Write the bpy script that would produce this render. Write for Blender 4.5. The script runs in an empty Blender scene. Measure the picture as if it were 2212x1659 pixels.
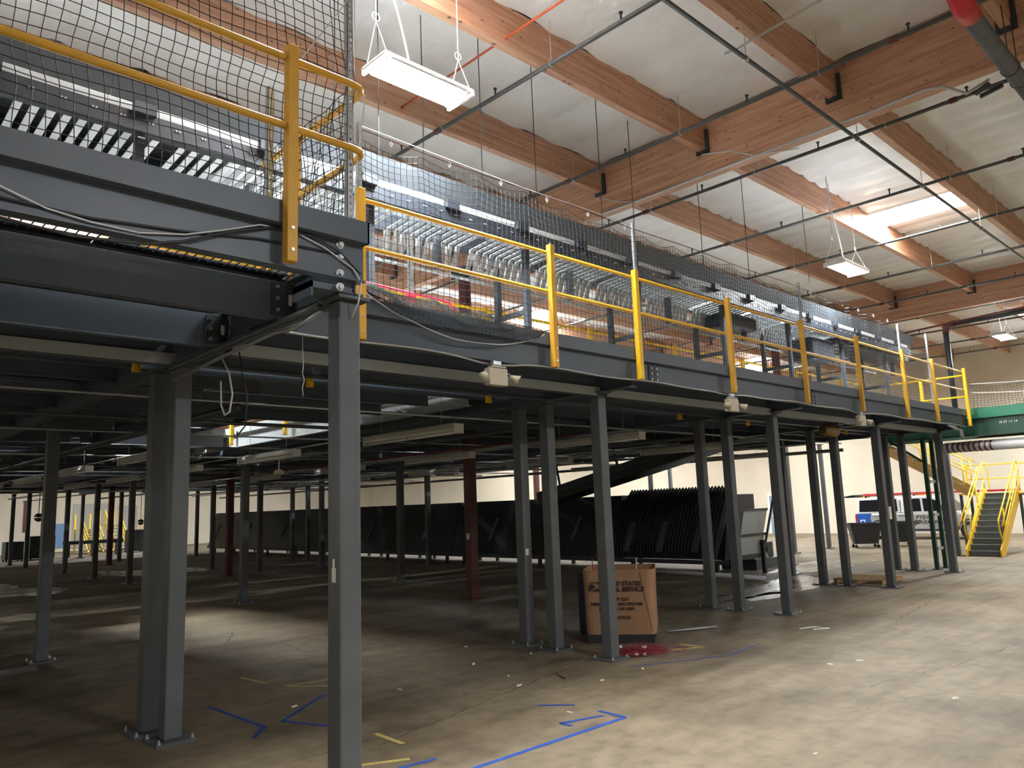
import bpy, math, random
import numpy as np
from mathutils import Vector, Matrix
random.seed(7)
SC = bpy.context.scene
COL = SC.collection
PI = math.pi
# ---------------------------------------------------------------- camera
cam_d = bpy.data.cameras.new('camera')
cam = bpy.data.objects.new('camera', cam_d); COL.objects.link(cam)
yaw, pitch, roll = math.radians(46.0), math.radians(8.976), math.radians(-2.087)
fw = Vector((math.cos(yaw)*math.cos(pitch), math.sin(yaw)*math.cos(pitch), math.sin(pitch)))
rt = fw.cross(Vector((0, 0, 1))).normalized(); up = rt.cross(fw)
rt, up = rt*math.cos(roll)+up*math.sin(roll), up*math.cos(roll)-rt*math.sin(roll)
m = Matrix((rt, up, -fw)).transposed().to_4x4(); m.translation = (0, 0, 2.1)
cam.matrix_world = m
cam_d.sensor_fit = 'HORIZONTAL'; cam_d.sensor_width = 36.0; cam_d.lens = 36.0*1667/2212
cam_d.clip_start = 0.05; cam_d.clip_end = 300
SC.camera = cam
# ---------------------------------------------------------------- world, exposure
w = bpy.data.worlds.new('daylight'); SC.world = w; w.use_nodes = True
w.node_tree.nodes['Background'].inputs[0].default_value = (0.62, 0.74, 1.0, 1)
w.node_tree.nodes['Background'].inputs[1].default_value = 0.6
SC.view_settings.view_transform = 'Standard'; SC.view_settings.look = 'None'
SC.view_settings.gamma = 1; SC.view_settings.use_curve_mapping = False
SC.view_settings.exposure = 2.65
SC.cycles.use_denoising = True
SC.cycles.max_bounces = 5; SC.cycles.diffuse_bounces = 4; SC.cycles.glossy_bounces = 3
SC.cycles.use_adaptive_sampling = True; SC.cycles.adaptive_threshold = .13; SC.cycles.adaptive_min_samples = 16
SC.cycles.sample_clamp_indirect = 6.0
LAMP = 84.0          # high-bay radiance
SKYL = 13.0          # skylight lens radiance (daylight through frosted domes)

# ---------------------------------------------------------------- materials
def srgb(r, g, b):
    f = lambda c: (c/255/12.92 if c/255 <= .04045 else ((c/255+.055)/1.055)**2.4)
    return (f(r), f(g), f(b), 1)
MATS = {}
def mat(name, col=(.5, .5, .5, 1), rough=.5, metal=0., emit=None, es=0., spec=.5, noise=0., nscale=4., bump=0., bscale=40., coat=0.):
    m = bpy.data.materials.new(name); m.use_nodes = True; nt = m.node_tree
    b = nt.nodes['Principled BSDF']
    b.inputs['Base Color'].default_value = col; b.inputs['Roughness'].default_value = rough
    b.inputs['Metallic'].default_value = metal; b.inputs['Specular IOR Level'].default_value = spec
    b.inputs['Coat Weight'].default_value = coat
    if emit: b.inputs['Emission Color'].default_value = emit; b.inputs['Emission Strength'].default_value = es
    if noise or bump:
        g = nt.nodes.new('ShaderNodeNewGeometry')
    if noise:
        n = nt.nodes.new('ShaderNodeTexNoise'); n.inputs['Scale'].default_value = nscale; n.inputs['Detail'].default_value = 4
        nt.links.new(g.outputs['Position'], n.inputs['Vector'])
        r = nt.nodes.new('ShaderNodeMapRange'); r.inputs[1].default_value = .3; r.inputs[2].default_value = .7
        r.inputs[3].default_value = 1-noise; r.inputs[4].default_value = 1+noise
        nt.links.new(n.outputs['Fac'], r.inputs[0])
        x = nt.nodes.new('ShaderNodeMix'); x.data_type = 'RGBA'; x.blend_type = 'MULTIPLY'; x.inputs[0].default_value = 1
        x.inputs[6].default_value = col; nt.links.new(r.outputs[0], x.inputs[7]); nt.links.new(x.outputs[2], b.inputs['Base Color'])
    if bump:
        n2 = nt.nodes.new('ShaderNodeTexNoise'); n2.inputs['Scale'].default_value = bscale
        nt.links.new(g.outputs['Position'], n2.inputs['Vector'])
        bp = nt.nodes.new('ShaderNodeBump'); bp.inputs['Strength'].default_value = bump; bp.inputs['Distance'].default_value = .02
        nt.links.new(n2.outputs['Fac'], bp.inputs['Height']); nt.links.new(bp.outputs[0], b.inputs['Normal'])
    MATS[name] = m
    return m
mat('column_paint', (.092, .1, .107, 1), .45, noise=.14, nscale=3, bump=.03)
mat('beam_paint', (.084, .105, .134, 1), .42, noise=.1, nscale=2)
mat('dark_steel', (.035, .042, .05, 1), .45, noise=.12)
mat('black_metal', (.016, .019, .025, 1), .45)
mat('rubber', (.012, .012, .013, 1), .7)
mat('yellow_paint', srgb(208, 158, 48), .45, noise=.06, nscale=6)
mat('yellow_bright', srgb(238, 190, 30), .4, noise=.05)
mat('red_paint', srgb(190, 40, 48), .4)
mat('red_tape', srgb(240, 40, 80), .45)
mat('red_iron', srgb(92, 46, 46), .5, noise=.15)
mat('galv', (.5, .53, .55, 1), .35, .75, noise=.15, nscale=18)
mat('bright_metal', (.72, .73, .74, 1), .28, .85, noise=.1, nscale=10)
mat('light_sheet', (.42, .45, .46, 1), .4, .25)
mat('grey_guard', (.075, .083, .092, 1), .45, .1, noise=.1)
mat('green_paint', srgb(38, 110, 82), .42, noise=.1)
mat('green_dark', srgb(30, 66, 52), .45, noise=.1)
mat('pipe_grey', (.075, .085, .09, 1), .4, noise=.15)
mat('main_pipe', (.14, .15, .16, 1), .38, .2, noise=.15)
mat('conduit', (.45, .46, .46, 1), .35, .6)
mat('fixture_white', (.62, .6, .54, 1), .45)
mat('beige_plastic', srgb(196, 188, 168), .45)
mat('white_paint', (.75, .75, .74, 1), .4)
mat('cable_white', (.7, .71, .72, 1), .4)
mat('cable_dark', (.02, .022, .028, 1), .45)
mat('rope', (.012, .014, .017, 1), .8)
mat('rope_green', (.03, .055, .05, 1), .75)
mat('rope_white', (.6, .6, .6, 1), .7)
mat('cardboard', srgb(160, 122, 92), .8, noise=.06, nscale=5)
mat('ink', srgb(40, 30, 28), .7)
mat('blue_plastic', srgb(14, 24, 60), .5)
mat('black_plastic', (.02, .021, .023, 1), .5)
mat('pallet_wood', srgb(178, 146, 104), .8, noise=.25, nscale=9)
mat('silver_car', (.46, .46, .45, 1), .3, .35, coat=.6)
mat('white_car', (.78, .78, .77, 1), .3, coat=.6)
mat('blue_car', srgb(28, 82, 170), .3, coat=.6)
mat('car_glass', (.012, .014, .016, 1), .08)
mat('tail_red', srgb(170, 20, 24), .3)
mat('amber', srgb(240, 150, 30), .35)
mat('copper', srgb(196, 92, 48), .4, .3)
mat('blue_tape', srgb(38, 72, 152), .55, noise=.3, nscale=30)
mat('yellow_tape', srgb(176, 156, 92), .6, noise=.3, nscale=30)
mat('paper', srgb(225, 222, 212), .7)
mat('tread', (.1, .11, .105, 1), .6, noise=.15, nscale=20)
mat('brown_steel', srgb(128, 98, 48), .5, noise=.15)
mat('blue_door', srgb(136, 152, 168), .45)
mat('crack', (.03, .026, .022, 1), .9)
mat('lens', (.9, .9, .9, 1), .4, emit=(.88, .95, 1.0, 1), es=LAMP)
mat('skylens', (.9, .9, .9, 1), .4, emit=(1.0, .98, .94, 1), es=SKYL)
mat('red_wire', srgb(140, 40, 56), .6)
mat('mirror', (.8, .8, .8, 1), .05, 1.)
mat('stand_grey', srgb(122, 112, 96), .6, noise=.15)
mat('slat_lifted', (.62, .64, .65, 1), .4)  # lighter copy of the slat colour, offsetting shade under the top pan
mat('slide_metal', (.42, .43, .44, 1), .35, .8, noise=.15)
mat('tank_blue', srgb(110, 140, 180), .5)

def nodes_of(name):
    m = bpy.data.materials.new(name); m.use_nodes = True; MATS[name] = m
    return m.node_tree, m.node_tree.nodes['Principled BSDF'], m.node_tree.nodes.new, m.node_tree.links.new
def ramp(nt, stops):
    r = nt.nodes.new('ShaderNodeValToRGB'); e = r.color_ramp.elements
    while len(e) < len(stops): e.new(.5)
    for k, (p, c) in enumerate(stops): e[k].position = p; e[k].color = c
    return r
# glulam: long grain, laminations and knots, along the object's length axis
def glulam(name, axis):
    nt, b, N, L = nodes_of(name)
    g = N('ShaderNodeNewGeometry'); mp = N('ShaderNodeMapping')
    s = [1.6, 1.6, 1.6]; s[axis] = .12
    mp.inputs['Scale'].default_value = [c*5 for c in s]
    L(g.outputs['Position'], mp.inputs['Vector'])
    n = N('ShaderNodeTexNoise'); n.inputs['Scale'].default_value = 2.2; n.inputs['Detail'].default_value = 6; n.inputs['Roughness'].default_value = .65
    L(mp.outputs[0], n.inputs['Vector'])
    sp = N('ShaderNodeSeparateXYZ'); L(g.outputs['Position'], sp.inputs[0])
    # laminations of 38 mm: each has its own tone, broken along the length
    mm = N('ShaderNodeMath'); mm.operation = 'MULTIPLY'; mm.inputs[1].default_value = 1/.038; L(sp.outputs['Z'], mm.inputs[0])
    fl = N('ShaderNodeMath'); fl.operation = 'FLOOR'; L(mm.outputs[0], fl.inputs[0])
    lx = N('ShaderNodeMath'); lx.operation = 'MULTIPLY'; lx.inputs[1].default_value = .3; L(sp.outputs['XYZ'[axis]], lx.inputs[0])
    cb = N('ShaderNodeCombineXYZ'); L(fl.outputs[0], cb.inputs[0]); L(lx.outputs[0], cb.inputs[1])
    wn = N('ShaderNodeTexNoise'); wn.inputs['Scale'].default_value = .9; L(cb.outputs[0], wn.inputs['Vector'])
    ad = N('ShaderNodeMath'); ad.operation = 'ADD'; L(n.outputs['Fac'], ad.inputs[0]); L(wn.outputs['Fac'], ad.inputs[1])
    r = ramp(nt, [(.62, srgb(158, 112, 90)), (1.0, srgb(188, 144, 116)), (1.35, srgb(208, 166, 138))])
    hf = N('ShaderNodeMath'); hf.operation = 'MULTIPLY'; hf.inputs[1].default_value = .5; L(ad.outputs[0], hf.inputs[0])
    for k, p in enumerate((.34, .5, .66)): r.color_ramp.elements[k].position = p
    L(hf.outputs[0], r.inputs[0])
    # knots
    mp2 = N('ShaderNodeMapping'); s2 = [1., 1., 2.2]; s2[axis] = .8; mp2.inputs['Scale'].default_value = [c*5 for c in s2]
    L(g.outputs['Position'], mp2.inputs['Vector'])
    v = N('ShaderNodeTexVoronoi'); v.inputs['Scale'].default_value = 1.0; L(mp2.outputs[0], v.inputs['Vector'])
    kr = ramp(nt, [(.06, (0, 0, 0, 1)), (.16, (1, 1, 1, 1))]); L(v.outputs['Distance'], kr.inputs[0])
    mx = N('ShaderNodeMix'); mx.data_type = 'RGBA'; L(kr.outputs[0], mx.inputs[0])
    mx.inputs[6].default_value = srgb(104, 62, 44); L(r.outputs[0], mx.inputs[7])
    L(mx.outputs[2], b.inputs['Base Color']); b.inputs['Roughness'].default_value = .5
glulam('glulam_x', 0); glulam('glulam_y', 1)
# vinyl faced insulation
nt, b, N, L = nodes_of('insulation')
g = N('ShaderNodeNewGeometry')
n1 = N('ShaderNodeTexNoise'); n1.inputs['Scale'].default_value = 1.3; n1.inputs['Detail'].default_value = 3; L(g.outputs['Position'], n1.inputs['Vector'])
rr = ramp(nt, [(.3, (.78, .79, .79, 1)), (.7, (.87, .88, .88, 1))]); L(n1.outputs['Fac'], rr.inputs[0]); L(rr.outputs[0], b.inputs['Base Color'])
mp = N('ShaderNodeMapping'); mp.inputs['Scale'].default_value = (3.2, 1.0, 1); L(g.outputs['Position'], mp.inputs['Vector'])
n2 = N('ShaderNodeTexNoise'); n2.inputs['Scale'].default_value = 1.1; n2.inputs['Detail'].default_value = 5; n2.inputs['Distortion'].default_value = 1.4; L(mp.outputs[0], n2.inputs['Vector'])
bp = N('ShaderNodeBump'); bp.inputs['Strength'].default_value = .3; bp.inputs['Distance'].default_value = .05
L(n2.outputs['Fac'], bp.inputs['Height']); L(bp.outputs[0], b.inputs['Normal']); b.inputs['Roughness'].default_value = .42
# concrete floor (dry and wet)
def concrete(name, wet):
    nt, b, N, L = nodes_of(name)
    g = N('ShaderNodeNewGeometry')
    a = N('ShaderNodeTexNoise'); a.inputs['Scale'].default_value = .55; a.inputs['Detail'].default_value = 8; a.inputs['Roughness'].default_value = .62; L(g.outputs['Position'], a.inputs['Vector'])
    c = N('ShaderNodeTexNoise'); c.inputs['Scale'].default_value = 5; c.inputs['Detail'].default_value = 6; L(g.outputs['Position'], c.inputs['Vector'])
    mp = N('ShaderNodeMapping'); mp.inputs['Scale'].default_value = (.25, 2.6, 1); mp.inputs['Rotation'].default_value = (0, 0, .18); L(g.outputs['Position'], mp.inputs['Vector'])
    d = N('ShaderNodeTexNoise'); d.inputs['Scale'].default_value = 1.3; d.inputs['Detail'].default_value = 5; L(mp.outputs[0], d.inputs['Vector'])
    r1 = ramp(nt, [(.30, (.118, .092, .06, 1)), (.48, (.205, .163, .108, 1)), (.7, (.285, .229, .154, 1))]); L(a.outputs['Fac'], r1.inputs[0])
    r2 = ramp(nt, [(.33, (.72, .71, .70, 1)), (.55, (1, 1, 1, 1)), (.75, (1.0, .97, .93, 1))]); L(c.outputs['Fac'], r2.inputs[0])
    r3 = ramp(nt, [(.35, (.8, .78, .76, 1)), (.6, (1, 1, 1, 1))]); L(d.outputs['Fac'], r3.inputs[0])
    m1 = N('ShaderNodeMix'); m1.data_type = 'RGBA'; m1.blend_type = 'MULTIPLY'; m1.inputs[0].default_value = 1; L(r1.outputs[0], m1.inputs[6]); L(r2.outputs[0], m1.inputs[7])
    m2 = N('ShaderNodeMix'); m2.data_type = 'RGBA'; m2.blend_type = 'MULTIPLY'; m2.inputs[0].default_value = 1; L(m1.outputs[2], m2.inputs[6]); L(r3.outputs[0], m2.inputs[7])
    out = m2.outputs[2]
    if wet:
        m3 = N('ShaderNodeMix'); m3.data_type = 'RGBA'; m3.blend_type = 'MULTIPLY'; m3.inputs[0].default_value = 1; L(out, m3.inputs[6]); m3.inputs[7].default_value = (.6, .58, .56, 1); out = m3.outputs[2]
        wr = N('ShaderNodeMapRange'); wr.inputs[1].default_value = .35; wr.inputs[2].default_value = .65; wr.inputs[3].default_value = .16; wr.inputs[4].default_value = .5; L(d.outputs['Fac'], wr.inputs[0]); L(wr.outputs[0], b.inputs['Roughness'])
    else:
        rg = N('ShaderNodeMapRange'); rg.inputs[3].default_value = .55; rg.inputs[4].default_value = .82; b.inputs['Specular IOR Level'].default_value = .3; L(c.outputs['Fac'], rg.inputs[0]); L(rg.outputs[0], b.inputs['Roughness'])
        bb = N('ShaderNodeBump'); bb.inputs['Strength'].default_value = .12; bb.inputs['Distance'].default_value = .01; L(c.outputs['Fac'], bb.inputs['Height']); L(bb.outputs[0], b.inputs['Normal'])
    L(out, b.inputs['Base Color'])
concrete('concrete', False); concrete('wet_concrete', True)
mat('wall_paint', srgb(208, 198, 178), .75, noise=.05, nscale=.8)
mat('wall_grey', srgb(172, 168, 160), .75, noise=.05, nscale=.8)
mat('deck_under', (.075, .08, .086, 1), .5, .2, noise=.15, nscale=2)
mat('deck_top', (.5, .5, .48, 1), .6, noise=.1, nscale=2)  # pale tone put on deck tops to bounce lamp light onto the ceiling

# ---------------------------------------------------------------- mesh helpers
class MB:
    def __init__(s): s.v = []; s.f = []
    def add(s, vs, fs):
        k = len(s.v); s.v += [tuple(map(float, p)) for p in vs]; s.f += [tuple(i+k for i in q) for q in fs]; return s
    def box(s, x0, x1, y0, y1, z0, z1):
        if x0 > x1: x0, x1 = x1, x0
        if y0 > y1: y0, y1 = y1, y0
        if z0 > z1: z0, z1 = z1, z0
        return s.add([(x0,y0,z0),(x1,y0,z0),(x1,y1,z0),(x0,y1,z0),(x0,y0,z1),(x1,y0,z1),(x1,y1,z1),(x0,y1,z1)],
                     [(3,2,1,0),(4,5,6,7),(0,1,5,4),(1,2,6,5),(2,3,7,6),(3,0,4,7)])
    def cbox(s, c, d): return s.box(c[0]-d[0]/2, c[0]+d[0]/2, c[1]-d[1]/2, c[1]+d[1]/2, c[2]-d[2]/2, c[2]+d[2]/2)
    def tube(s, pts, r, n=8, closed=False, caps=True):
        pts = [Vector(p) for p in pts]; rs = r if isinstance(r, (list, tuple)) else [r]*len(pts)
        k = len(s.v); N = len(pts); prev = None
        for i, p in enumerate(pts):
            a = pts[(i-1) % N] if (closed or i > 0) else p; c = pts[(i+1) % N] if (closed or i < N-1) else p
            t = (c-a).normalized() if (c-a).length > 1e-9 else Vector((0, 0, 1))
            if prev is None: ref = Vector((0, 0, 1)) if abs(t.z) < .9 else Vector((1, 0, 0)); u = t.cross(ref).normalized()
            else: u = (prev-t*prev.dot(t)); u = u.normalized() if u.length > 1e-6 else t.orthogonal().normalized()
            prev = u; v = t.cross(u)
            for j in range(n):
                an = 2*PI*(j+.5)/n; q = p+(u*math.cos(an)+v*math.sin(an))*rs[i]; s.v.append(tuple(q))
        M = N if closed else N-1
        for i in range(M):
            for j in range(n):
                a = k+i*n+j; b = k+i*n+(j+1) % n; c = k+((i+1) % N)*n+(j+1) % n; d = k+((i+1) % N)*n+j
                s.f.append((a, b, c, d))
        if not closed and caps:
            s.f.append(tuple(k+j for j in reversed(range(n)))); s.f.append(tuple(k+(N-1)*n+j for j in range(n)))
        return s
    def cyl(s, a, b, r, n=12): return s.tube([a, b], r, n)
    def bar(s, a, b, w, h):   # square bar between two points
        a, b = Vector(a), Vector(b); t = (b-a).normalized(); ref = Vector((0, 0, 1)) if abs(t.z) < .95 else Vector((1, 0, 0))
        u = t.cross(ref).normalized()*w/2; v = u.normalized().cross(t)*h/2
        vs = [p+x*u+y*v for p in (a, b) for x, y in ((-1,-1),(1,-1),(1,1),(-1,1))]
        return s.add(vs, [(0,1,2,3),(7,6,5,4),(0,4,5,1),(1,5,6,2),(2,6,7,3),(3,7,4,0)])
    def prism(s, prof, axis, a0, a1):   # closed 2-D profile extruded along an axis
        o = []
        for a in (a0, a1):
            for p, q in prof: o.append({0: (a, p, q), 1: (p, a, q), 2: (p, q, a)}[axis])
        n = len(prof)
        fs = [tuple(range(n)), tuple(reversed(range(n, 2*n)))]+[(i, n+i, n+(i+1) % n, (i+1) % n) for i in range(n)]
        return s.add(o, fs)
    def quad(s, *p): return s.add(p, [tuple(range(len(p)))])
    def build(s, name, m, parent=None, smooth=False, bevel=0):
        o = mesh_obj(name, s.mesh(name, m, parent, smooth), parent)
        if bevel:
            md = o.modifiers.new('bevel', 'BEVEL'); md.width = bevel; md.segments = 2; md.limit_method = 'ANGLE'
        return o
    def mesh(s, name, m, parent=None, smooth=False, origin=None):
        org = Vector(origin) if origin is not None else world_loc(parent)
        me = bpy.data.meshes.new(name)
        me.from_pydata([(p[0]-org.x, p[1]-org.y, p[2]-org.z) for p in s.v], [], s.f)
        me.materials.append(MATS[m]); fix_normals(me)
        if smooth: me.polygons.foreach_set('use_smooth', [True]*len(me.polygons))
        me.update(); return me
import bmesh
def emit_face(o, sgn, m):     # give a lamp or bounce material to the faces looking along sgn*Z only
    o.data.materials.append(MATS[m])
    for q in o.data.polygons:
        if q.normal.z*sgn > .9: q.material_index = 1
    return o
def fix_normals(me):
    if len(me.polygons) > 60000: return
    bm = bmesh.new(); bm.from_mesh(me); bmesh.ops.recalc_face_normals(bm, faces=bm.faces); bm.to_mesh(me); bm.free()
def world_loc(o):
    v = Vector((0, 0, 0))
    while o is not None: v = v+o.location; o = o.parent
    return v
def mesh_obj(name, me, parent=None, loc=None):
    o = bpy.data.objects.new(name, me); COL.objects.link(o); o.parent = parent
    if loc is not None: o.location = loc
    return o
def tag(o, label=None, cat=None, group=None, kind=None):
    if label: o['label'] = label
    if cat: o['category'] = cat
    if group: o['group'] = group
    if kind: o['kind'] = kind
    return o
def thing(name, label, cat, loc=(0, 0, 0), group=None, kind=None):
    o = bpy.data.objects.new(name, None); COL.objects.link(o); o.location = loc; o.empty_display_size = .2
    return tag(o, label, cat, group, kind)
def copy_tree(o, parent=None, loc=None):
    c = o.copy(); COL.objects.link(c); c.parent = parent
    if loc is not None: c.location = loc
    for ch in o.children: copy_tree(ch, c)
    return c
ORD = ['first','second','third','fourth','fifth','sixth','seventh','eighth','ninth','tenth','eleventh','twelfth','thirteenth','fourteenth','fifteenth']
def text(body, size, loc, rot, m, parent, name='lettering', shear=0., align='LEFT', bold=0., sx=1.):
    cu = bpy.data.curves.new(name, 'FONT'); cu.body = body; cu.size = size; cu.shear = shear; cu.align_x = align
    cu.extrude = .0015; cu.offset = bold; cu.materials.append(MATS[m])
    tmp = bpy.data.objects.new(name, cu); COL.objects.link(tmp); bpy.context.view_layer.update()
    me = bpy.data.meshes.new_from_object(tmp.evaluated_get(bpy.context.evaluated_depsgraph_get())); me.name = name
    bpy.data.objects.remove(tmp); bpy.data.curves.remove(cu)
    o = bpy.data.objects.new(name, me); COL.objects.link(o); o.parent = parent
    o.location = Vector(loc)-world_loc(parent); o.rotation_euler = rot; o.scale = (sx, 1, 1)
    return o
# ================================================================ the shell
XW, YW, XB, YB = 42.0, 64.0, -14.0, -16.0
fl = MB().box(XB, XW, YB, YW, -.3, -.02).build('floor', 'crack'); tag(fl, kind='structure')
xs = [XB, -2.75, 13.0, 28.75, XW]; ys = [YB, -5.8, 6.45, 18.65, 30.85, 43.05, YW]
for i in range(len(xs)-1):
    for j in range(len(ys)-1):
        MB().box(xs[i]+.004, xs[i+1]-.004, ys[j]+.004, ys[j+1]-.004, -.02, 0).build('floor_slab', 'concrete', fl)
def crack(pts, w=.008):
    mb = MB(); P = []
    rnd = random.Random(len(pts)*13)
    for a, b in zip(pts[:-1], pts[1:]):
        n = max(2, int(math.dist(a, b)/.12))
        for k in range(n): t = k/n; P.append((a[0]+(b[0]-a[0])*t+rnd.uniform(-.03, .03), a[1]+(b[1]-a[1])*t+rnd.uniform(-.03, .03)))
    P.append(pts[-1])
    vs = []; 
    for k, p in enumerate(P):
        ww = w*rnd.uniform(.4, 1.); vs += [(p[0]-ww*.7, p[1]+ww*.7, .0012), (p[0]+ww*.7, p[1]-ww*.7, .0012)]
    mb.add(vs, [(2*k, 2*k+1, 2*k+3, 2*k+2) for k in range(len(P)-1)]).build('floor_crack', 'crack', fl)
crack([(12.6, 3.2), (10.6, 3.4), (9.4, 3.7), (8.9, 3.75)]); crack([(8.9, 3.2), (7.6, 3.55)], .006)
crack([(4.2, 6.25), (6.3, 6.8), (8.45, 7.26)], .01); crack([(13.6, 5.2), (16.5, 5.6), (19.5, 5.3)], .01)
crack([(6.35, 14.2), (5.9, 13.3), (6.35, 12.2), (6.2, 11.2)], .012); crack([(3.6, 6.1), (2.4, 6.9)], .008)
for nm, bx in dict(wall_right=(XW, XW+.3, YB, YW, -.02, 9.1), wall_left=(XB, XW, YW, YW+.3, -.02, 9.1), wall_back=(XB-.3, XB, YB, YW, -.02, 9.1), wall_front=(XB, XW, YB-.3, YB, -.02, 9.1)).items():
    o = MB().box(*bx).build(nm, 'wall_paint'); tag(o, kind='structure')
    if nm == 'wall_right':
        for y in np.arange(-10.2, 60, 7.6): MB().box(XW-.004, XW+.01, y-.006, y+.006, 0, 9).build('panel_joint', 'wall_paint', o)
        for z in (3.55, 6.1): MB().box(XW-.004, XW+.01, YB, YW, z-.006, z+.006).build('reveal', 'wall_paint', o)
# personnel door in the far wall
dr = MB().box(XW-.07, XW-.03, 21.35, 22.35, .01, 2.13).build('door_1', 'blue_door'); tag(dr, kind='structure')
MB().box(XW-.1, XW-.003, 22.35, 22.47, 0, 2.25).build('door_frame', 'white_paint', dr)
MB().box(XW-.1, XW-.003, 21.23, 21.35, 0, 2.25).build('door_frame', 'white_paint', dr)
MB().box(XW-.1, XW-.003, 21.35, 22.35, 2.13, 2.25).build('door_frame', 'white_paint', dr)
MB().box(XW-.12, XW-.07, 21.45, 22.25, 1.0, 1.06).build('push_bar', 'white_paint', dr)
MB().box(XW-.075, XW-.065, 21.5, 22.1, 1.35, 1.95).build('door_pane', 'car_glass', dr)
sg = MB().box(XW-.09, XW-.002, 21.65, 22.15, 2.86, 3.1).build('exit_sign', 'red_paint'); tag(sg, 'small red exit sign box on the wall above the grey door', 'sign')

# ---------------------------------------------------------------- ceiling
ce = MB().box(XB, XW, YB, YW, 9.12, 9.3).build('ceiling', 'wall_grey'); tag(ce, kind='structure')
GX = [(-3.8, -3.58), (11.95, 12.17), (27.7, 27.92)]
for a, b_ in GX:
    MB().box(a, b_, YB, YW, 7.96, 9.03).build('girder', 'glulam_y', ce, bevel=.006)
SEG = [(XB, -3.8), (-3.58, 11.95), (12.17, 27.7), (27.92, XW)]
PY = [4.635+2.44*k for k in range(-8, 25)]
pmesh = [MB().box(a, b_, -.066, .066, 8.4, 9.02).mesh('purlin', 'glulam_x', origin=(0, 0, 0)) for a, b_ in SEG]
for k, y in enumerate(PY):
    for s in range(4): mesh_obj('purlin', pmesh[s], ce, (0, y, 0))
    for gi, (a, b_) in enumerate(GX):
        if gi and 0 < y < 24:
            hb = MB()
            hb.box(a-.05, a-.002, y-.13, y-.068, 8.36, 8.8).box(a-.05, a-.002, y+.068, y+.13, 8.36, 8.8)
            hb.box(a-.1, a-.002, y-.085, y+.085, 8.36, 8.398)
            hb.build('purlin_hanger', 'dark_steel', ce)
SKY = [(sx, sy) for sx in (4.25, 20.0, 35.75) for sy in (-6.345, 5.855, 18.055, 30.255, 42.455)]
def insul_mesh(x0, x1, pitch, seed):
    rnd = random.Random(seed); nx = max(4, int((x1-x0)/.1)); ny = 10; vs = []; fs = []
    for i in range(nx+1):
        x = x0+(x1-x0)*i/nx; ph = abs(math.sin(PI*(x-x0)/pitch)); k = int((x-x0)/pitch)
        for j in range(ny+1):
            t = j/ny; y = -1.154+2.308*t; e = 1-abs(2*t-1)
            sag = (.05 if pitch > 1 else .07)*(ph**.75)*(1+.3*math.sin(k*7.3+seed))
            fold = .03*max(0, 1-e*6)*(ph**.8+.6)
            sag *= .3+.7*min(1, e*3)
            wr = .012*math.sin(x*9+k*3+y*3)*(1-e)
            vs.append((x, y, 9.07-sag-fold+wr))
    for i in range(nx):
        for j in range(ny): a = i*(ny+1)+j; fs.append((a, a+1, a+ny+2, a+ny+1))
    mb = MB(); mb.v = vs; mb.f = fs
    me = mb.mesh('insulation_panel', 'insulation', origin=(0, 0, 0), smooth=True); return me
full = [[insul_mesh(a, b_, 1.22 if s < 2 else .61, 3*s+q) for q in (1, 2)] for s, (a, b_) in enumerate(SEG)]
for k in range(len(PY)-1):
    yc = (PY[k]+PY[k+1])/2
    for s, (a, b_) in enumerate(SEG):
        hit = [sx for sx, sy in SKY if abs(sy-yc) < .3 and a < sx < b_]
        if not hit: mesh_obj('insulation_panel', full[s][k % 2], ce, (0, yc, 0))
        else:
            p = 1.22 if s < 2 else .61
            mesh_obj('insulation_panel', insul_mesh(a, hit[0]-.63, p, k), ce, (0, yc, 0)); mesh_obj('insulation_panel', insul_mesh(hit[0]+.63, b_, p, k+5), ce, (0, yc, 0))
# skylights: frosted lens, curb and safety grid
sl = thing('skylight', '', 'skylight')
emit_face(MB().box(-.6, .6, -1.14, 1.14, 9.085, 9.1).build('lens', 'white_paint', sl), -1, 'skylens')
for q in ((-.63, -.6, -1.154, 1.154), (.6, .63, -1.154, 1.154), (-.6, .6, -1.154, -1.14), (-.6, .6, 1.14, 1.154)): MB().box(q[0], q[1], q[2], q[3], 8.97, 9.11).build('curb', 'white_paint', sl)
for k in range(11): y = -1.05+.21*k; MB().box(-.6, .6, y-.014, y+.014, 8.985, 9.0).build('grid_bar', 'white_paint', sl)
for x in (-.3, 0, .3): MB().box(x-.012, x+.012, -1.14, 1.14, 9.0, 9.012).build('grid_bar', 'white_paint', sl)
nm_x = {4.25: 'nearest to the camera', 20.0: 'in the middle roof bay', 35.75: 'by the far wall'}
for i, (sx, sy) in enumerate(SKY):
    o = sl if i == 0 else copy_tree(sl)
    o.location = (sx, sy, 0)
    row = int(round((sy+6.345)/12.2))
    o['label'] = 'bright barred roof skylight %s, %s row back' % (nm_x[sx], ORD[row]); o['group'] = 'barred skylights in the roof'

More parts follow.
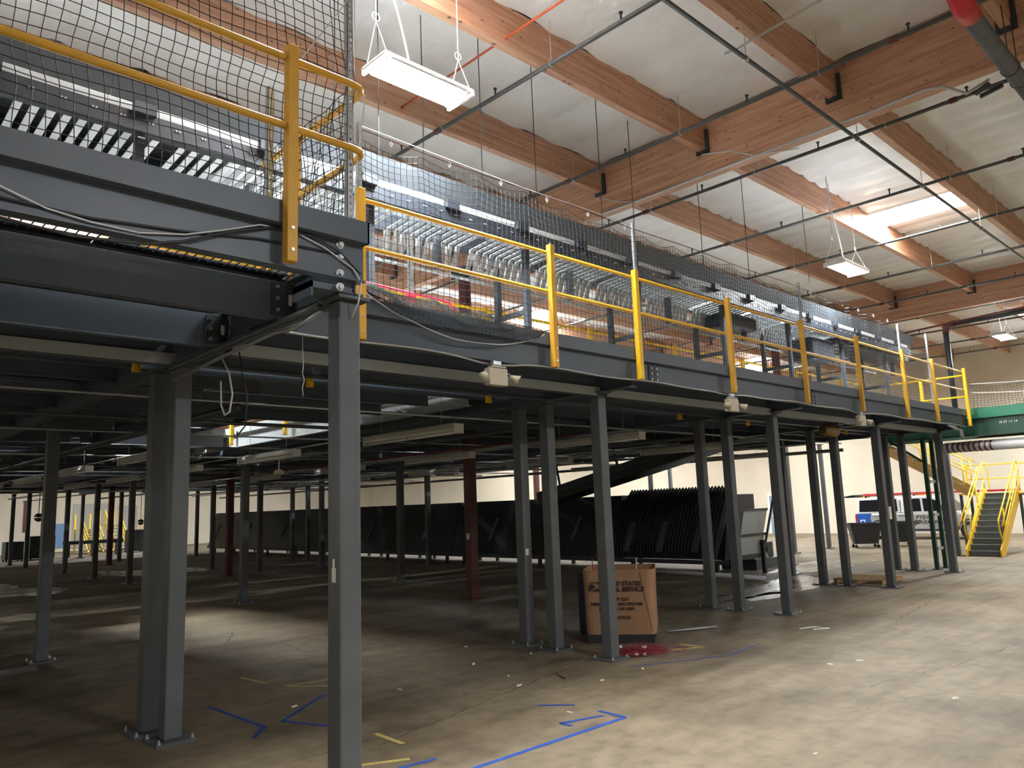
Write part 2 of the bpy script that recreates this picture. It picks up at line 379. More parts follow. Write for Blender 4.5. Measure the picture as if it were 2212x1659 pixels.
# ---------------------------------------------------------------- high-bay lamps
hb = thing('high_bay_light', '', 'ceiling light')
MB().box(-.64, .64, -.23, .23, .03, .075).build('housing', 'white_paint', hb, bevel=.006)
emit_face(MB().box(-.54, .54, -.21, .21, .012, .03).build('diffuser', 'white_paint', hb), -1, 'lens')
for sx in (-1, 1):
    MB().box(sx*.62-.02, sx*.62+.02, -.24, .24, -.02, .05).build('end_plate', 'white_paint', hb)
    cb = MB(); cb.tube([(sx*.6, -.2, .075), (sx*.6, 0, .55), (sx*.6, .2, .075)], .006, 5); cb.tube([(sx*.6, 0, .55), (sx*.6, 0, 1.95)], .006, 5)
    cb.tube([(sx*.6+.05*math.cos(a), 0, .6+.05*math.sin(a)) for a in np.linspace(0, 2*PI, 13)], .006, 5)
    cb.build('hanging_cable', 'cable_white', hb)
for y in np.linspace(-.19, .19, 7): MB().box(.54, .6, y-.006, y+.006, -.015, .03).build('louver', 'bright_metal', hb)
for q in (-.15, .15): emit_face(MB().box(-.5, .5, q-.0035, q+.0035, .0755, .078).build('added_uplight', 'white_paint', hb), 1, 'lens')  # glowing strips added on the housing to brighten the ceiling
MB().box(-.25, .2, -.08, .08, .08, .14).build('ballast_box', 'white_paint', hb)
cd = []
for k in range(25):
    t = k/24; cd.append((-.6+.75*t, .02*math.sin(t*9), 1.95-1.95*min(1, t*1.6)**.8+.14+.12*math.sin(t*PI*2)*t))
cd[-1] = (.15, 0, .14); MB().tube(cd, .011, 6).build('power_cord', 'cable_white', hb)
HB = [(x, y) for y in (-5.53, 6.67, 18.87, 31.07, 43.27, 55.47) for x in (-6.6, 5.12, 16.85, 28.95)]
HB += [(38.0, 6.67), (36.0, 18.87), (36.0, 31.07), (36.0, 43.27)]  # first one is an added lamp, out of view, brightening the far wall
for i, (x, y) in enumerate(HB):
    o = hb if i == 0 else copy_tree(hb)
    o.location = (x, y, 7.0)
    row = int(round((y+5.53)/12.2)); c = sorted(q[0] for q in HB if abs(q[1]-y) < .1).index(x)
    if (x, y) == (5.12, 6.67): lab = 'large glaring high-bay lamp on wire hangers nearest the camera'
    elif (x, y) == (16.85, 6.67): lab = 'lit rectangular high-bay lamp hanging beyond the first roof girder'
    elif (x, y) == (28.95, 6.67): lab = 'small distant lit high-bay lamp near the upper right edge'
    else: lab = 'lit high-bay lamp in the %s row back, %s from the left end' % (ORD[row], ORD[c])
    tag(o, lab, 'ceiling light', 'high-bay lamps hung from the roof')

# ---------------------------------------------------------------- sprinkler pipes across the roof
def ypipe(x, z, label, heads=True, r=.033, m='pipe_grey', y0=YB+.2, y1=YW-.2):
    t = thing('sprinkler_pipe', label, 'pipe', (x, y0, z), 'sprinkler branch pipes under the roof')
    MB().cyl((x, y0, z), (x, y1, z), r, 10).build('pipe', m, t, True)
    for y in PY:
        if .5 < y < 30:
            yy = y-.28; MB().tube([(x, yy, 8.98), (x, yy, z+.05), (x, yy-.0, z+.05)], .006, 5).tube([(x+.05*math.cos(a), yy, z+.05*math.sin(a)) for a in np.linspace(0, 2*PI, 11)], .007, 5).build('pipe_hanger', 'galv', t)
            if heads:
                h = y+.9; MB().cyl((x, h, z), (x, h, z+.12), .014, 6).cyl((x, h, z+.12), (x, h, z+.14), .028, 8).build('sprinkler_head', 'dark_steel', t)
    for y in np.arange(3.3, 34, 6.1): MB().cyl((x, y-.06, z), (x, y+.06, z), r+.013, 10).build('coupling', 'red_iron' if int(y) % 2 else m, t)
PX = [7.57, 10.78, 13.3, 16.65, 19.85, 23.1, 26.3, 29.6, 32.8, 36.0, 39.2]
for i, x in enumerate(PX): ypipe(x, 8.3, 'grey sprinkler pipe crossing under the roof beams, %s from the camera' % ORD[i])
def tubething(name, label, cat, pts, r, m, n=8, group=None, smooth=True):
    t = MB().tube(pts, r, n).build(name, m, None, smooth); return tag(t, label, cat, group)
t = thing('sprinkler_main', 'long thin dark pipe running away beneath the cross pipes', 'pipe', (1, 4.58, 7.9))
MB().cyl((-3, 4.58, 7.9), (41.8, 4.58, 7.9), .03, 10).build('pipe', 'pipe_grey', t, True)
for x in (9.0, 12.6, 15.6, 19.3, 24.0): MB().tube([(x, 4.58, 8.39), (x, 4.58, 7.9)], .006, 5).cyl((x-.02, 4.58, 7.9), (x+.02, 4.58, 7.9), .042, 10).build('pipe_hanger', 'galv', t)
t = thing('fire_main', 'thick grey fire main pipe at the upper right corner', 'pipe', (9, 2.1, 7.5))
MB().cyl((9.55, 2.1, 7.5), (41.5, 2.1, 7.5), .105, 18).build('pipe', 'main_pipe', t, True)
for x in (11.25, 11.7, 17.5, 24): MB().cyl((x-.012, 2.1, 7.5), (x+.012, 2.1, 7.5), .117, 18).tube([(x, 2.1, 7.6), (x, 2.1, 8.4)], .008, 5).build('clamp', 'dark_steel', t, True)
el = [(9.6, 2.1, 7.5), (9.35, 2.1, 7.52), (9.2, 2.1, 7.62), (9.12, 2.1, 7.8), (9.1, 2.1, 8.1)]
MB().tube(el, .125, 16).build('elbow', 'red_paint', t, True); MB().cyl((9.1, 2.1, 8.1), (9.1, 2.1, 9.0), .105, 16).build('riser', 'main_pipe', t, True)
br = MB(); br.bar((11.72, 2.3, 7.52), (11.6, 2.55, 7.42), .05, .05); br.bar((11.6, 2.42, 7.56), (11.64, 2.62, 7.5), .09, .03); br.build('bracket', 'dark_steel', t)
tubething('copper_rod', 'thin orange copper pipe below the nearest roof beam', 'pipe', [(6.88, 1, 8.5), (6.88, 9.6, 8.5)], .018, 'copper')
tubething('roof_conduit', 'thin twin conduit branching off the long dark pipe', 'conduit', [(8.75, 4.75, 7.95), (8.8, 4.5, 7.98), (9.2, 3.2, 8.36), (9.4, 1.4, 8.38)], .018, 'conduit')
tubething('roof_conduit', 'white bent conduit crossing the face of the first girder', 'conduit', [(11.93, 7.1, 8.36), (11.93, 6.55, 8.22), (11.93, 6.1, 7.98), (12.06, 5.7, 7.93), (12.3, 5.45, 7.98)], .012, 'cable_white', 6)
tubething('roof_conduit', 'white cable sagging on the girder above the safety net', 'conduit', [(11.93, 9.5, 8.3), (11.93, 9.0, 8.05), (11.93, 8.6, 7.93)], .01, 'cable_white', 6)
tubething('girder_conduit', 'pale conduit fixed along the bottom edge of the first girder', 'conduit', [(11.92, 9.5, 7.95), (11.92, 4.0, 7.95), (11.92, 3.3, 7.97), (11.9, 3.05, 7.9), (12.0, 2.8, 7.72), (12.2, 2.55, 7.9)], .022, 'conduit')
t = thing('drain_pipe', 'dark vertical pipe with a red elbow standing before the far wall', 'pipe', (26, 7.5, 4))
MB().cyl((26, 7.5, 4.25), (26, 7.5, 7.0), .08, 12).build('pipe', 'dark_steel', t, True)
MB().tube([(26, 7.5, 6.9), (26, 7.48, 7.08), (26, 7.36, 7.15), (26, 7.2, 7.16)], .095, 12).build('elbow', 'red_iron', t, True)
MB().cyl((26, 7.2, 7.16), (26, 1.0, 7.2), .08, 12).build('pipe', 'dark_steel', t, True)
tubething('roof_conduit', 'reddish thin pipe running toward the far red elbow pipe', 'pipe', [(26, 9.4, 7.1), (25.6, 2, 7.35)], .03, 'red_iron')

# ---------------------------------------------------------------- building columns of red iron
for i, (x, y, z1) in enumerate([(12.06, 14.05, 7.96), (12.06, 27.3, 7.96), (12.06, 40.6, 7.96), (27.81, 14.05, 7.96), (27.81, 27.3, 7.96)]):
    lab = ['dark red iron building column behind the postal box, rising to the girder', 'dark red iron column deep in the dark, left of the machine', 'dark red iron building column farthest to the left', 'dark red iron column under the second girder, nearer the far wall', 'dark red iron column under the second girder, deeper in'][i]
    t = thing('building_column', lab, 'column', (x, y, 0), 'red iron building columns', 'thing')
    MB().cbox((x, y, z1/2), (.22, .22, z1)).build('shaft', 'red_iron', t, bevel=.01)
    MB().box(x-.2, x+.2, y-.2, y+.2, 0, .025).build('base_plate', 'red_iron', t)
    MB().box(x-.16, x+.16, y-.32, y+.32, z1-.25, z1-.001).build('cap_bracket', 'dark_steel', t)
    if i == 0: MB().box(x-.114, x-.111, y-.06, y+.05, 1.36, 1.5).build('notice', 'paper', t)
# ================================================================ mezzanine columns
cp = thing('mezzanine_column', '', 'column')
MB().box(-.086, .086, -.086, .086, .025, 3.63).build('shaft', 'column_paint', cp, bevel=.014)
MB().box(-.19, .19, -.19, .19, 0, .025).build('base_plate', 'column_paint', cp)
MB().box(-.13, .13, -.15, .15, 3.63, 3.655).build('cap_plate', 'column_paint', cp)
ab = MB().cyl((0, 0, .025), (0, 0, .065), .01, 8).cyl((0, 0, .025), (0, 0, .04), .018, 6).mesh('anchor_bolt', 'bright_metal', origin=(0, 0, 0))
for sx in (-1, 1):
    for sy in (-1, 1): mesh_obj('anchor_bolt', ab, cp, (sx*.155, sy*.155, 0))
ROWS = [('corner', [(2.98, 4.85)]),
 ('front', [(8.46, 7.02), (13.46, 7.0), (18.3, 7.0), (22.38, 6.96)]),
 ('second', [(2.98, 7.98), (8.55, 8.12), (13.49, 7.98), (18.27, 7.97), (22.5, 7.95)]),
 ('third', [(2.94, 8.46), (8.6, 8.77), (13.5, 8.6), (18.3, 8.55), (22.62, 8.44)]),
 ('fourth', [(3.24, 13.97), (20.2, 10.3)]), ('fifth', [(8.55, 18.5), (13.5, 18.9)]),
 ('sixth', [(18.2, 23.7)]), ('seventh', [(8.9, 27.8), (13.4, 27.7), (16.1, 27.9)]),
 ('eighth', [(8.93, 31.7), (13.3, 31.7), (18.05, 32.5), (2.6, 31.7)]), ('ninth', [(9.1, 36.3), (18.5, 34.8)]),
 ('tenth', [(9.16, 43.2), (13.4, 43.5), (17.4, 43.6), (17.9, 40.7), (5.2, 40.2)]), ('eleventh', [(9.3, 47.2), (13.5, 50.7), (5.0, 50.7)])]
first = True
for rn, pts in ROWS:
    for k, (x, y) in enumerate(pts):
        c = cp if first else copy_tree(cp); first = False
        c.location = (x, y, 0)
        if rn == 'corner': lab = 'big grey steel column in the foreground under the mezzanine corner'
        elif rn == 'front': lab = 'grey square steel column, %s along the front row under the mezzanine edge' % ORD[k]
        else: lab = 'grey square steel column, %s from the left in the %s row back' % (ORD[sorted(p[0] for p in pts).index(x)], rn)
        tag(c, lab, 'column', 'grey columns carrying the mezzanine', 'thing')
        if rn == 'corner':
            LATE = c
        if False:
            MB().box(x-.103, x-.1005, y-.03, y+.03, 1.62, 1.78).build('torn_sticker', 'paper', c)
        if (x, y) == (8.6, 8.77): MB().box(x-.05, x+.02, y-.089, y-.0865, 1.34, 1.44).build('torn_sticker', 'paper', c)
        if (x, y) == (18.3, 7.0):
            MB().box(x+.087, x+.146, y-.02, y+.06, .05, 3.55).build('conduit_channel', 'column_paint', c); MB().box(x+.0, x+.12, y-.125, y-.087, 1.5, 1.78).build('switch_box', 'paper', c)
SLIM = [(30.3, 13.8, 4.1), (27.4, 13.8, 4.1), (27.8, 8.45, 3.6), (29.4, 20.4, 4.1), (24.9, 18.2, 4.1)]
for i, (x, y, h) in enumerate(SLIM):
    c = copy_tree(cp, None, (x, y, 0)); s = h/3.655; c.scale = (.8, .8, s)
    tag(c, ['slim grey column standing free before the cream wall, left of the dark carts', 'slim grey column before the cream wall, nearer the dark machine', 'grey column close behind the right end of the mezzanine by the yellow stair', 'slim grey column deep behind the dark machine near the far wall', 'slim grey column behind the dark machine, left of the grey door'][i], 'column', 'slim columns beyond the mezzanine')

MB().box(2.894-.003, 2.894-.0005, 4.82, 4.87, 1.62, 1.72).box(2.894-.003, 2.894-.0005, 4.835, 4.86, 1.72, 1.78).build('torn_sticker', 'paper', LATE)
# ================================================================ mezzanine platform
mz = thing('mezzanine_platform', 'long dark grey steel mezzanine deck with edge beams and joists', 'mezzanine', (3, 6.4, 3.66))
def xedge(x0, x1, y, s=1, cap='beam_paint'):      # edge beam along X with its outer face at y, looking toward -Y (s=1)
    MB().box(x0, x1, y+.085*s, y+.1*s, 3.75, 4.06).box(x0, x1, y+.05*s, y+.14*s, 3.74, 3.752).build('edge_beam', 'beam_paint', mz)
    MB().prism([(y, 4.02), (y, 4.18), (y+.1*s, 4.18), (y+.1*s, 4.165), (y+.014*s, 4.165), (y+.014*s, 4.034), (y+.085*s, 4.034), (y+.085*s, 4.02)], 0, x0, x1).build('kick_plate', cap, mz)
xedge(-6, 3.02, 4.565); 
for a, b_ in ((3.04, 8.9), (8.905, 13.9), (13.905, 18.75), (18.755, 22.95)):
    xedge(a, b_, 6.3)
    if b_ < 22: # bolted splice
        MB().box(b_-.06, b_+.14, 6.37, 6.386, 3.75, 4.0).build('splice_plate', 'dark_steel', mz)
        for z in (3.79, 3.87, 3.95):
            for dx in (-.02, .1): MB().cyl((b_+dx, 6.345, z), (b_+dx, 6.372, z), .014, 8).build('bolt', 'bright_metal', mz)
# end of the near beam: return face, bracket plate and bolts
MB().box(2.955, 2.97, 4.66, 6.38, 3.72, 4.06).build('edge_beam', 'beam_paint', mz)
MB().box(3.005, 3.02, 4.565, 6.3, 4.02, 4.18).build('kick_plate', 'beam_paint', mz)
MB().box(2.62, 2.95, 4.69, 4.95, 3.66, 3.705).box(2.62, 2.635, 4.69, 4.95, 3.6, 3.705).build('seat_bracket', 'beam_paint', mz)
for z in (3.68, 3.78, 3.9, 3.99): MB().cyl((2.82, 4.615, z), (2.82, 4.652, z), .02, 6).cyl((2.82, 4.64, z), (2.82, 4.655, z), .03, 12).build('bolt', 'bright_metal', mz)
# cross beams along Y over the column lines, cantilevered to the edge
def ybeam(x, y0, y1, z0=3.66, z1=3.97, m='beam_paint'):
    MB().box(x-.075, x+.075, y0, y1, z0, z0+.014).box(x-.075, x+.075, y0, y1, z1-.014, z1).box(x-.006, x+.006, y0, y1, z0, z1).build('cross_beam', m, mz)
ybeam(2.98, 4.7, 8.7)
for x in (8.52, 13.48, 18.29, 22.45): ybeam(x, 6.42, 8.9)
for x in (8.52, 13.48, 18.29): ybeam(x, 8.92, 51.5)
ybeam(22.8, 8.92, 51.5); ybeam(3.0, 8.92, 51.5); ybeam(-2.4, 4.7, 51.5)
def xbeam(x0, x1, y, z0, z1, nm='joist', m='beam_paint', w=.055):
    MB().box(x0, x1, y-w, y+w, z0, z0+.012).box(x0, x1, y-w, y+w, z1-.012, z1).box(x0, x1, y-.005, y+.005, z0, z1).build(nm, m, mz)
# near-left bay: deep joists with bolted clips
for y, xe in ((5.57, 2.9), (6.85, 2.9)):
    MB().box(-6, xe, y-.006, y+.006, 3.63, 3.94).box(-6, xe, y, y+.07, 3.63, 3.645).box(-6, xe, y, y+.07, 3.925, 3.94).build('joist', 'beam_paint', mz)
    MB().box(xe-.14, xe+.06, y-.02, y-.007, 3.66, 3.93).build('clip_angle', 'dark_steel', mz)
    for z in (3.7, 3.795, 3.89): MB().cyl((xe-.1, y-.045, z), (xe-.1, y-.02, z), .016, 6).build('bolt', 'bright_metal', mz)
    MB().box(xe+.0, xe+.03, y-.024, y-.02, 3.75, 3.84).build('tag_plate', 'paper', mz)
xbeam(-6, 2.9, 8.0, 3.64, 3.97, 'main_beam'); MB().box(-6, 2.9, 7.93, 7.945, 3.645, 3.76).build('galvanized_lip', 'light_sheet', mz)
for a, b_ in ((3.06, 8.44), (8.6, 13.4), (13.56, 18.21), (18.37, 22.37)):
    xbeam(a, b_, 7.02, 3.6, 3.97, 'main_beam'); MB().box(a, b_, 6.945, 6.96, 3.6, 3.72).build('galvanized_lip', 'light_sheet', mz)
    xbeam(a, b_, 8.0, 3.66, 3.96); xbeam(a, b_, 7.5, 3.72, 3.97)
for x in np.arange(3.6, 22.4, .9):   # short stub outriggers carrying the walkway edge
    MB().box(x-.03, x+.03, 6.41, 6.95, 3.86, 3.97).build('outrigger', 'beam_paint', mz)
# inner edge of the walkway and the sides of the floor opening (X 5..7.9, Y 8.95..20)
xedge(-6, 22.9, 8.97, -1)
def yedge(x, y0, y1, s, m='beam_paint'):
    MB().box(x+.085*s, x+.1*s, y0, y1, 3.72, 4.06).box(x+.03*s, x+.16*s, y0, y1, 3.705, 3.72).build('edge_beam', m, mz)
    MB().box(x, x+.014*s, y0, y1, 4.02, 4.18).build('kick_plate', m, mz)
yedge(7.9, 9.3, 20.3, 1, 'light_sheet'); yedge(5.18, 12.75, 18.3, -1)
emit_face(MB().box(4.64, 5.15, 12.7, 18.3, 3.985, 3.993).build('deck_sheet', 'deck_under', mz), 1, 'deck_top')
xedge(4.75, 7.88, 18.2, 1); xedge(4.75, 7.88, 12.72, -1)
for a in (9.0, 10.25, 11.5): emit_face(MB().box(4.64, 7.88, a, a+1.2, 3.985, 3.993).build('deck_sheet', 'deck_under', mz), 1, 'deck_top')
for a in (13.2, 14.9, 16.6): MB().box(6.05, 7.5, a, a+1.65, 4.2, 4.21).build('shade_plate', 'deck_under', mz)  # plates added over the opening to trim the light pool below
for x in (6.2, 7.35): MB().box(x-.03, x+.03, 13.0, 18.3, 4.12, 4.199).build('shade_plate_bearer', 'dark_steel', mz)  # carries the added light-blocking plates
# deck: corrugated pans, shared mesh per size
def pan_mesh(lx, ly, ribs):
    mb = MB(); n = max(2, int(ly/ribs)); pr = []
    for k in range(n):
        y = ly*k/n; d = ly/n
        pr += [(y, 0), (y+d*.45, 0), (y+d*.55, .045), (y+d*.95, .045)]
    pr.append((ly, 0)); vs = [(x, y, z) for x in (0, lx) for y, z in pr]; N = len(pr)
    mb.add(vs, [(i, i+1, N+i+1, N+i) for i in range(N-1)]); mb.box(0, lx, 0, ly, .047, .055)
    me = mb.mesh('deck_pan', 'deck_under', origin=(0, 0, 0)); me.materials.append(MATS['deck_top'])
    for q in me.polygons:
        if all(me.vertices[v].co.z > .05 for v in q.vertices): q.material_index = 1
    return me
PM = {}
def pan(x0, x1, y0, y1, ribs=.15):
    k = (round(x1-x0, 2), round(y1-y0, 2))
    if k not in PM: PM[k] = pan_mesh(k[0], k[1], ribs)
    mesh_obj('deck_pan', PM[k], mz, Vector((x0, y0, 3.978))-mz.location)
for x in np.arange(-6, 2.9, 1.5):
    pan(x, min(x+1.49, 2.93), 5.62, 6.8); pan(x, min(x+1.49, 2.93), 6.9, 8.72)
for x in np.arange(3.05, 22.9, 1.5): pan(x, min(x+1.49, 22.93), 6.42, 8.72)
# light bar grating over the first strip behind the near beam
gr = MB()
for y in np.arange(4.72, 5.6, .1): gr.box(-6, 2.93, y-.004, y+.004, 3.985, 3.993)
gr.build('grating_bars', 'dark_steel', mz)['kind'] = 'stuff'
gr = MB()
for x in np.arange(-6, 2.93, .065): gr.box(x-.004, x+.004, 4.68, 5.6, 3.993, 4.0)
gr.build('grating_rods', 'dark_steel', mz)['kind'] = 'stuff'
# deeper field: joists and deck sheets with open joints
for y in np.arange(10.1, 51, 1.36):
    for a, b_ in ((-2.3, 4.6), (4.85, 7.8), (8.02, 13.4), (13.56, 18.2), (18.4, 22.7)):
        if a == 4.85 and 12.6 < y < 18.4: continue
        xbeam(a, b_, y, 3.78 if y < 19 else 3.9, 3.97, w=.04)
rnd = random.Random(5)
for x0, x1 in ((-6, 4.62), (8.0, 15.4), (15.42, 22.9)):
    y = 9.0
    while y < 51:
        wd = 1.18
        gap = .012 if y < 17.5 else rnd.choice((.015, .02, .03, .06, .12))
        emit_face(MB().box(x0, x1, y, y+wd, 3.985, 3.993).build('deck_sheet', 'deck_under', mz), 1, 'deck_top'); y += wd+gap
y = 18.3
while y < 51: emit_face(MB().box(4.64, 7.98, y, y+1.18, 3.985, 3.993).build('deck_sheet', 'deck_under', mz), 1, 'deck_top'); y += 1.18+rnd.choice((.02, .03, .08))

# ================================================================ guard rails
def rail_post(x, y, m='yellow_paint', z1=5.29, z0=3.74, w=.038, par=None, face=-1):
    p = MB().box(x-w, x+w, y-w, y+w, z0, z1).build('post', m, par, bevel=.006)
    for z in (z0+.08, z0+.23): MB().cyl((x, y+face*(w+.006), z), (x, y+face*w, z), .013, 8).build('bolt', 'bright_metal', p)
gl = thing('guard_rail', 'muted yellow guard rail of the near mezzanine corner at upper left', 'railing', (0, 4.52, 3.74))
rail_post(2.37, 4.522, par=gl); rail_post(-.6, 4.522, par=gl)
for z in (5.2, 4.7):
    MB().tube([(-6, 4.535, z), (2.86, 4.535, z), (2.93, 4.55, z), (2.97, 4.6, z), (2.985, 4.68, z), (2.985, 6.2, z)], .026, 10).build('rail', 'yellow_paint', gl, True)
rail_post(2.985, 5.62, par=gl); 
gr_ = thing('guard_rail', 'bright yellow guard rail along the long mezzanine edge', 'railing', (3, 6.25, 3.74))
for k, x in enumerate((4.04, 6.79, 8.5, 10.93, 13.47, 15.9, 18.38, 20.33, 22.78)): rail_post(x, 6.262, 'yellow_paint' if k not in (2, 8) else 'yellow_bright', par=gr_)
for z in (5.2, 4.7): MB().cyl((4.0, 6.31, z), (23.0, 6.31, z), .024, 10).build('rail', 'yellow_paint', gr_, True)
gi = thing('guard_rail', 'yellow inner guard rail seen through the net behind the walkway', 'railing', (2, 8.9, 3.74))
for x in (2.8, 4.9, 7.97, 10.5, 13.14, 15.8, 18.4, 21.0): rail_post(x, 8.79, 'yellow_bright', 5.22, 3.69, .038, gi, -1); 
for z in (5.18, 4.68): MB().cyl((2.7, 8.85, z), (22.6, 8.85, z), .024, 8).build('rail', 'yellow_bright', gi, True)
go = thing('guard_rail', 'yellow guard rail posts bolted along the lit opening beam', 'railing', (7.9, 17, 3.74))
for y in (15.14, 17.79, 19.18): rail_post(7.86, y, 'yellow_bright', 5.22, 3.76, .038, go)
for z in (5.18, 4.68): MB().cyl((7.9, 9.2, z), (7.9, 20.2, z), .024, 8).build('rail', 'yellow_bright', go, True)
gg = thing('safety_gate', 'bright yellow gate and rail at the far right end of the mezzanine', 'gate', (22.9, 6.5, 4.1))
for z, a, b_ in ((5.12, 6.3, 8.3), (4.55, 6.3, 8.3)): MB().cyl((22.92, a, z), (22.92, b_, z), .024, 8).build('rail', 'yellow_bright', gg, True)
for y in (7.4, 8.3): MB().box(22.88, 22.96, y-.035, y+.035, 4.1, 5.15).build('post', 'yellow_bright', gg)
MB().cyl((22.92, 8.3, 4.55), (22.92, 8.3, 5.12), .024, 8).build('rail', 'yellow_bright', gg, True)

# ================================================================ safety nets
def strut(x, y, z0, z1, par, w=.021):   # perforated galvanized channel
    mb = MB(); n = int((z1-z0)/.05)
    mb.box(x-w, x-w+.003, y-w, y+w, z0, z1).box(x+w-.003, x+w, y-w, y+w, z0, z1)
    mb.box(x-w, x-w*.42, y-w, y-w+.003, z0, z1).box(x+w*.42, x+w, y-w, y-w+.003, z0, z1)
    for k in range(n+1): z = z0+k*.05; mb.box(x-w*.42, x+w*.42, y-w, y-w+.003, z, min(z+.026, z1))
    mb.build('net_post', 'galv', par)
def net_mesh(nu, nv, P, r, name, m, par):
    """nu x nv knots P(i,j); each cord a thin three-sided tube"""
    G = np.array([[P(i, j) for j in range(nv+1)] for i in range(nu+1)], float)
    V = []; Fc = []; base = 0
    dU = G[min(nu, 1), 0]-G[0, 0]; dV = G[0, -1]-G[0, 0]
    nrm = np.cross(dU, dV); nrm /= np.linalg.norm(nrm)
    def lines(A, side):
        nonlocal base
        off = [nrm*r, -nrm*.5*r+side*.87*r, -nrm*.5*r-side*.87*r]
        L_, K_, _ = A.shape
        pts = np.stack([A+o for o in off], 2)           # L,K,3,3
        V.append(pts.reshape(-1, 3))
        idx = np.arange(L_*K_*3).reshape(L_, K_, 3)+base
        for a in range(3):
            b = (a+1) % 3
            Fc.append(np.stack([idx[:, :-1, a], idx[:, :-1, b], idx[:, 1:, b], idx[:, 1:, a]], -1).reshape(-1, 4))
        base += L_*K_*3
    u = dU/np.linalg.norm(dU); v = dV/np.linalg.norm(dV)
    lines(G, u); lines(G.transpose(1, 0, 2), v)
    mb = MB(); org = world_loc(par)
    me = bpy.data.meshes.new(name); me.from_pydata((np.concatenate(V)-np.array(org)).tolist(), [], np.concatenate(Fc).tolist()); me.materials.append(MATS[m])
    return mesh_obj(name, me, par)
def sway(i, j, a=.012): return a*math.sin(i*.83+j*.31)+a*.7*math.sin(j*1.17-i*.22), a*math.cos(i*.41+j*.77)
nl = thing('safety_net', 'black square-mesh safety net over the near corner rail', 'net', (0, 4.66, 4.15))
def PL(i, j):
    a, b_ = sway(i, j, .009); return (-.9+.0765*i+a+.02*math.sin(j*.5), 4.66+.02*math.sin(i*.3+j*.2), 4.12+.0745*j+b_)
net_mesh(50, 29, PL, .0035, 'mesh', 'rope', nl)
strut(2.9, 4.65, 4.18, 6.4, nl, .024); strut(2.32, 4.74, 4.1, 5.06, nl)
tubes = MB(); tubes.tube([(2.9, 4.62, 5.97), (2.5, 4.64, 5.3), (2.38, 4.65, 5.0)], .004, 5); tubes.tube([(2.96, 4.66, 6.4), (2.96, 4.66, 5.3), (3.0, 4.58, 5.18), (2.96, 4.62, 4.7), (2.97, 4.7, 4.3)], .005, 5); tubes.build('tie_rope', 'rope_white', nl)
n2 = thing('safety_net', 'black net panel returning around the mezzanine corner', 'net', (3.0, 5.4, 4.15))
def PR(i, j):
    a, b_ = sway(i, j, .012); return (2.96+.015*math.sin(j*.6+i), 4.72+.0745*i+a, 4.14+.0745*j+b_)
net_mesh(21, 15, PR, .0035, 'mesh', 'rope', n2)
nr = thing('safety_net', 'long black safety net hung behind the yellow edge rail', 'net', (4, 6.38, 4.15))
def top(x): # scalloped upper edge between clips
    s = abs(math.sin(PI*(x-4.1)/.8)); return 5.93-.07*s+.03*math.sin(x*1.3)
NU = int((18.6-4.1)/.0765)
def PN(i, j):
    x = 4.1+.0765*i; zt = top(x); a, b_ = sway(i, j, .006); lo = 4.14+.0*x
    return (x+a, 6.385+.012*math.sin(i*.17+j*.3), lo+(zt-lo)*j/24+b_*.6)
net_mesh(NU, 24, PN, .0033, 'mesh', 'rope', nr)
for x, z in ((4.1, 6.05), (8.68, 6.05), (13.76, 6.07), (18.66, 5.95), (20.5, 5.96)): strut(x, 6.375, 4.16, z, nr)
rp = []
for k in range(120): x = 4.1+(18.66-4.1)*k/119; rp.append((x, 6.38, 5.985+.012*math.sin(x*2)))
MB().tube(rp, .006, 5).build('top_rope', 'red_iron', nr)
for x in np.arange(4.5, 18.6, .8): MB().tube([(x, 6.38, 5.99), (x+.012, 6.372, 5.95), (x, 6.38, 5.92), (x-.012, 6.388, 5.95)], .006, 5, closed=True).build('clip', 'rope_white', nr)
MB().tube([(8.68, 6.37, 6.02), (6.5, 6.37, 5.99), (4.1, 6.37, 6.03)], .004, 5).build('tie_rope', 'rope_white', nr)
def PE(i, j):
    a, b_ = sway(i, j, .008); return (18.7+.09*i+a, 6.4, 4.2+.075*j+b_-.05*math.sin(PI*i/20)*j/20)
net_mesh(20, 22, PE, .003, 'end_mesh', 'rope', nr)
# slack bunch of net hanging over the edge
nb = thing('slack_net', 'bunched slack net sagging over the mezzanine edge beside the corner', 'net', (5, 6.3, 4.1))
def PS(i, j):
    x = 4.05+2.55*i/46; t = i/46; s = math.sin(PI*min(1, max(0, t)))**.8
    d = j/18; z = (4.30-.12*t)-(.07+.33*s)*(d if d < .8 else .8+(d-.8)*.4); y = 6.27-.14*s*math.sin(PI*d)-.03*d
    a, b_ = sway(i, j, .008); return (x+a, y, z+b_*.6)
net_mesh(46, 18, PS, .003, 'mesh', 'rope', nb)
def PS2(i, j):
    q = PS(i, j); return (q[0]*.84+.62, q[1]+.04, q[2]*.75+1.08+.05*math.sin(i*.4))
net_mesh(46, 12, PS2, .003, 'inner_mesh', 'rope_green', nb)
MB().tube([PS(i, 18) for i in range(47)], .007, 5).build('border_rope', 'rope_white', nb)
rd = tag(MB().tube([(4.05, 6.5, 4.42), (4.9, 6.5, 4.39), (5.05, 6.5, 4.39), (5.35, 6.5, 4.37), (5.45, 6.5, 4.28), (5.46, 6.5, 4.04)], .014, 6).build('red_strap', 'red_tape', None, True), 'red strap tied along the net beside the mezzanine corner', 'strap')
st2 = thing('strut_post', 'pale perforated upright behind the red strap on the walkway', 'post', (5.0, 6.7, 4.05)); strut(4.98, 6.72, 4.05, 5.15, st2, .024); MB().box(4.93, 5.03, 6.69, 6.75, 4.36, 4.46).build('red_clamp', 'red_tape', st2)
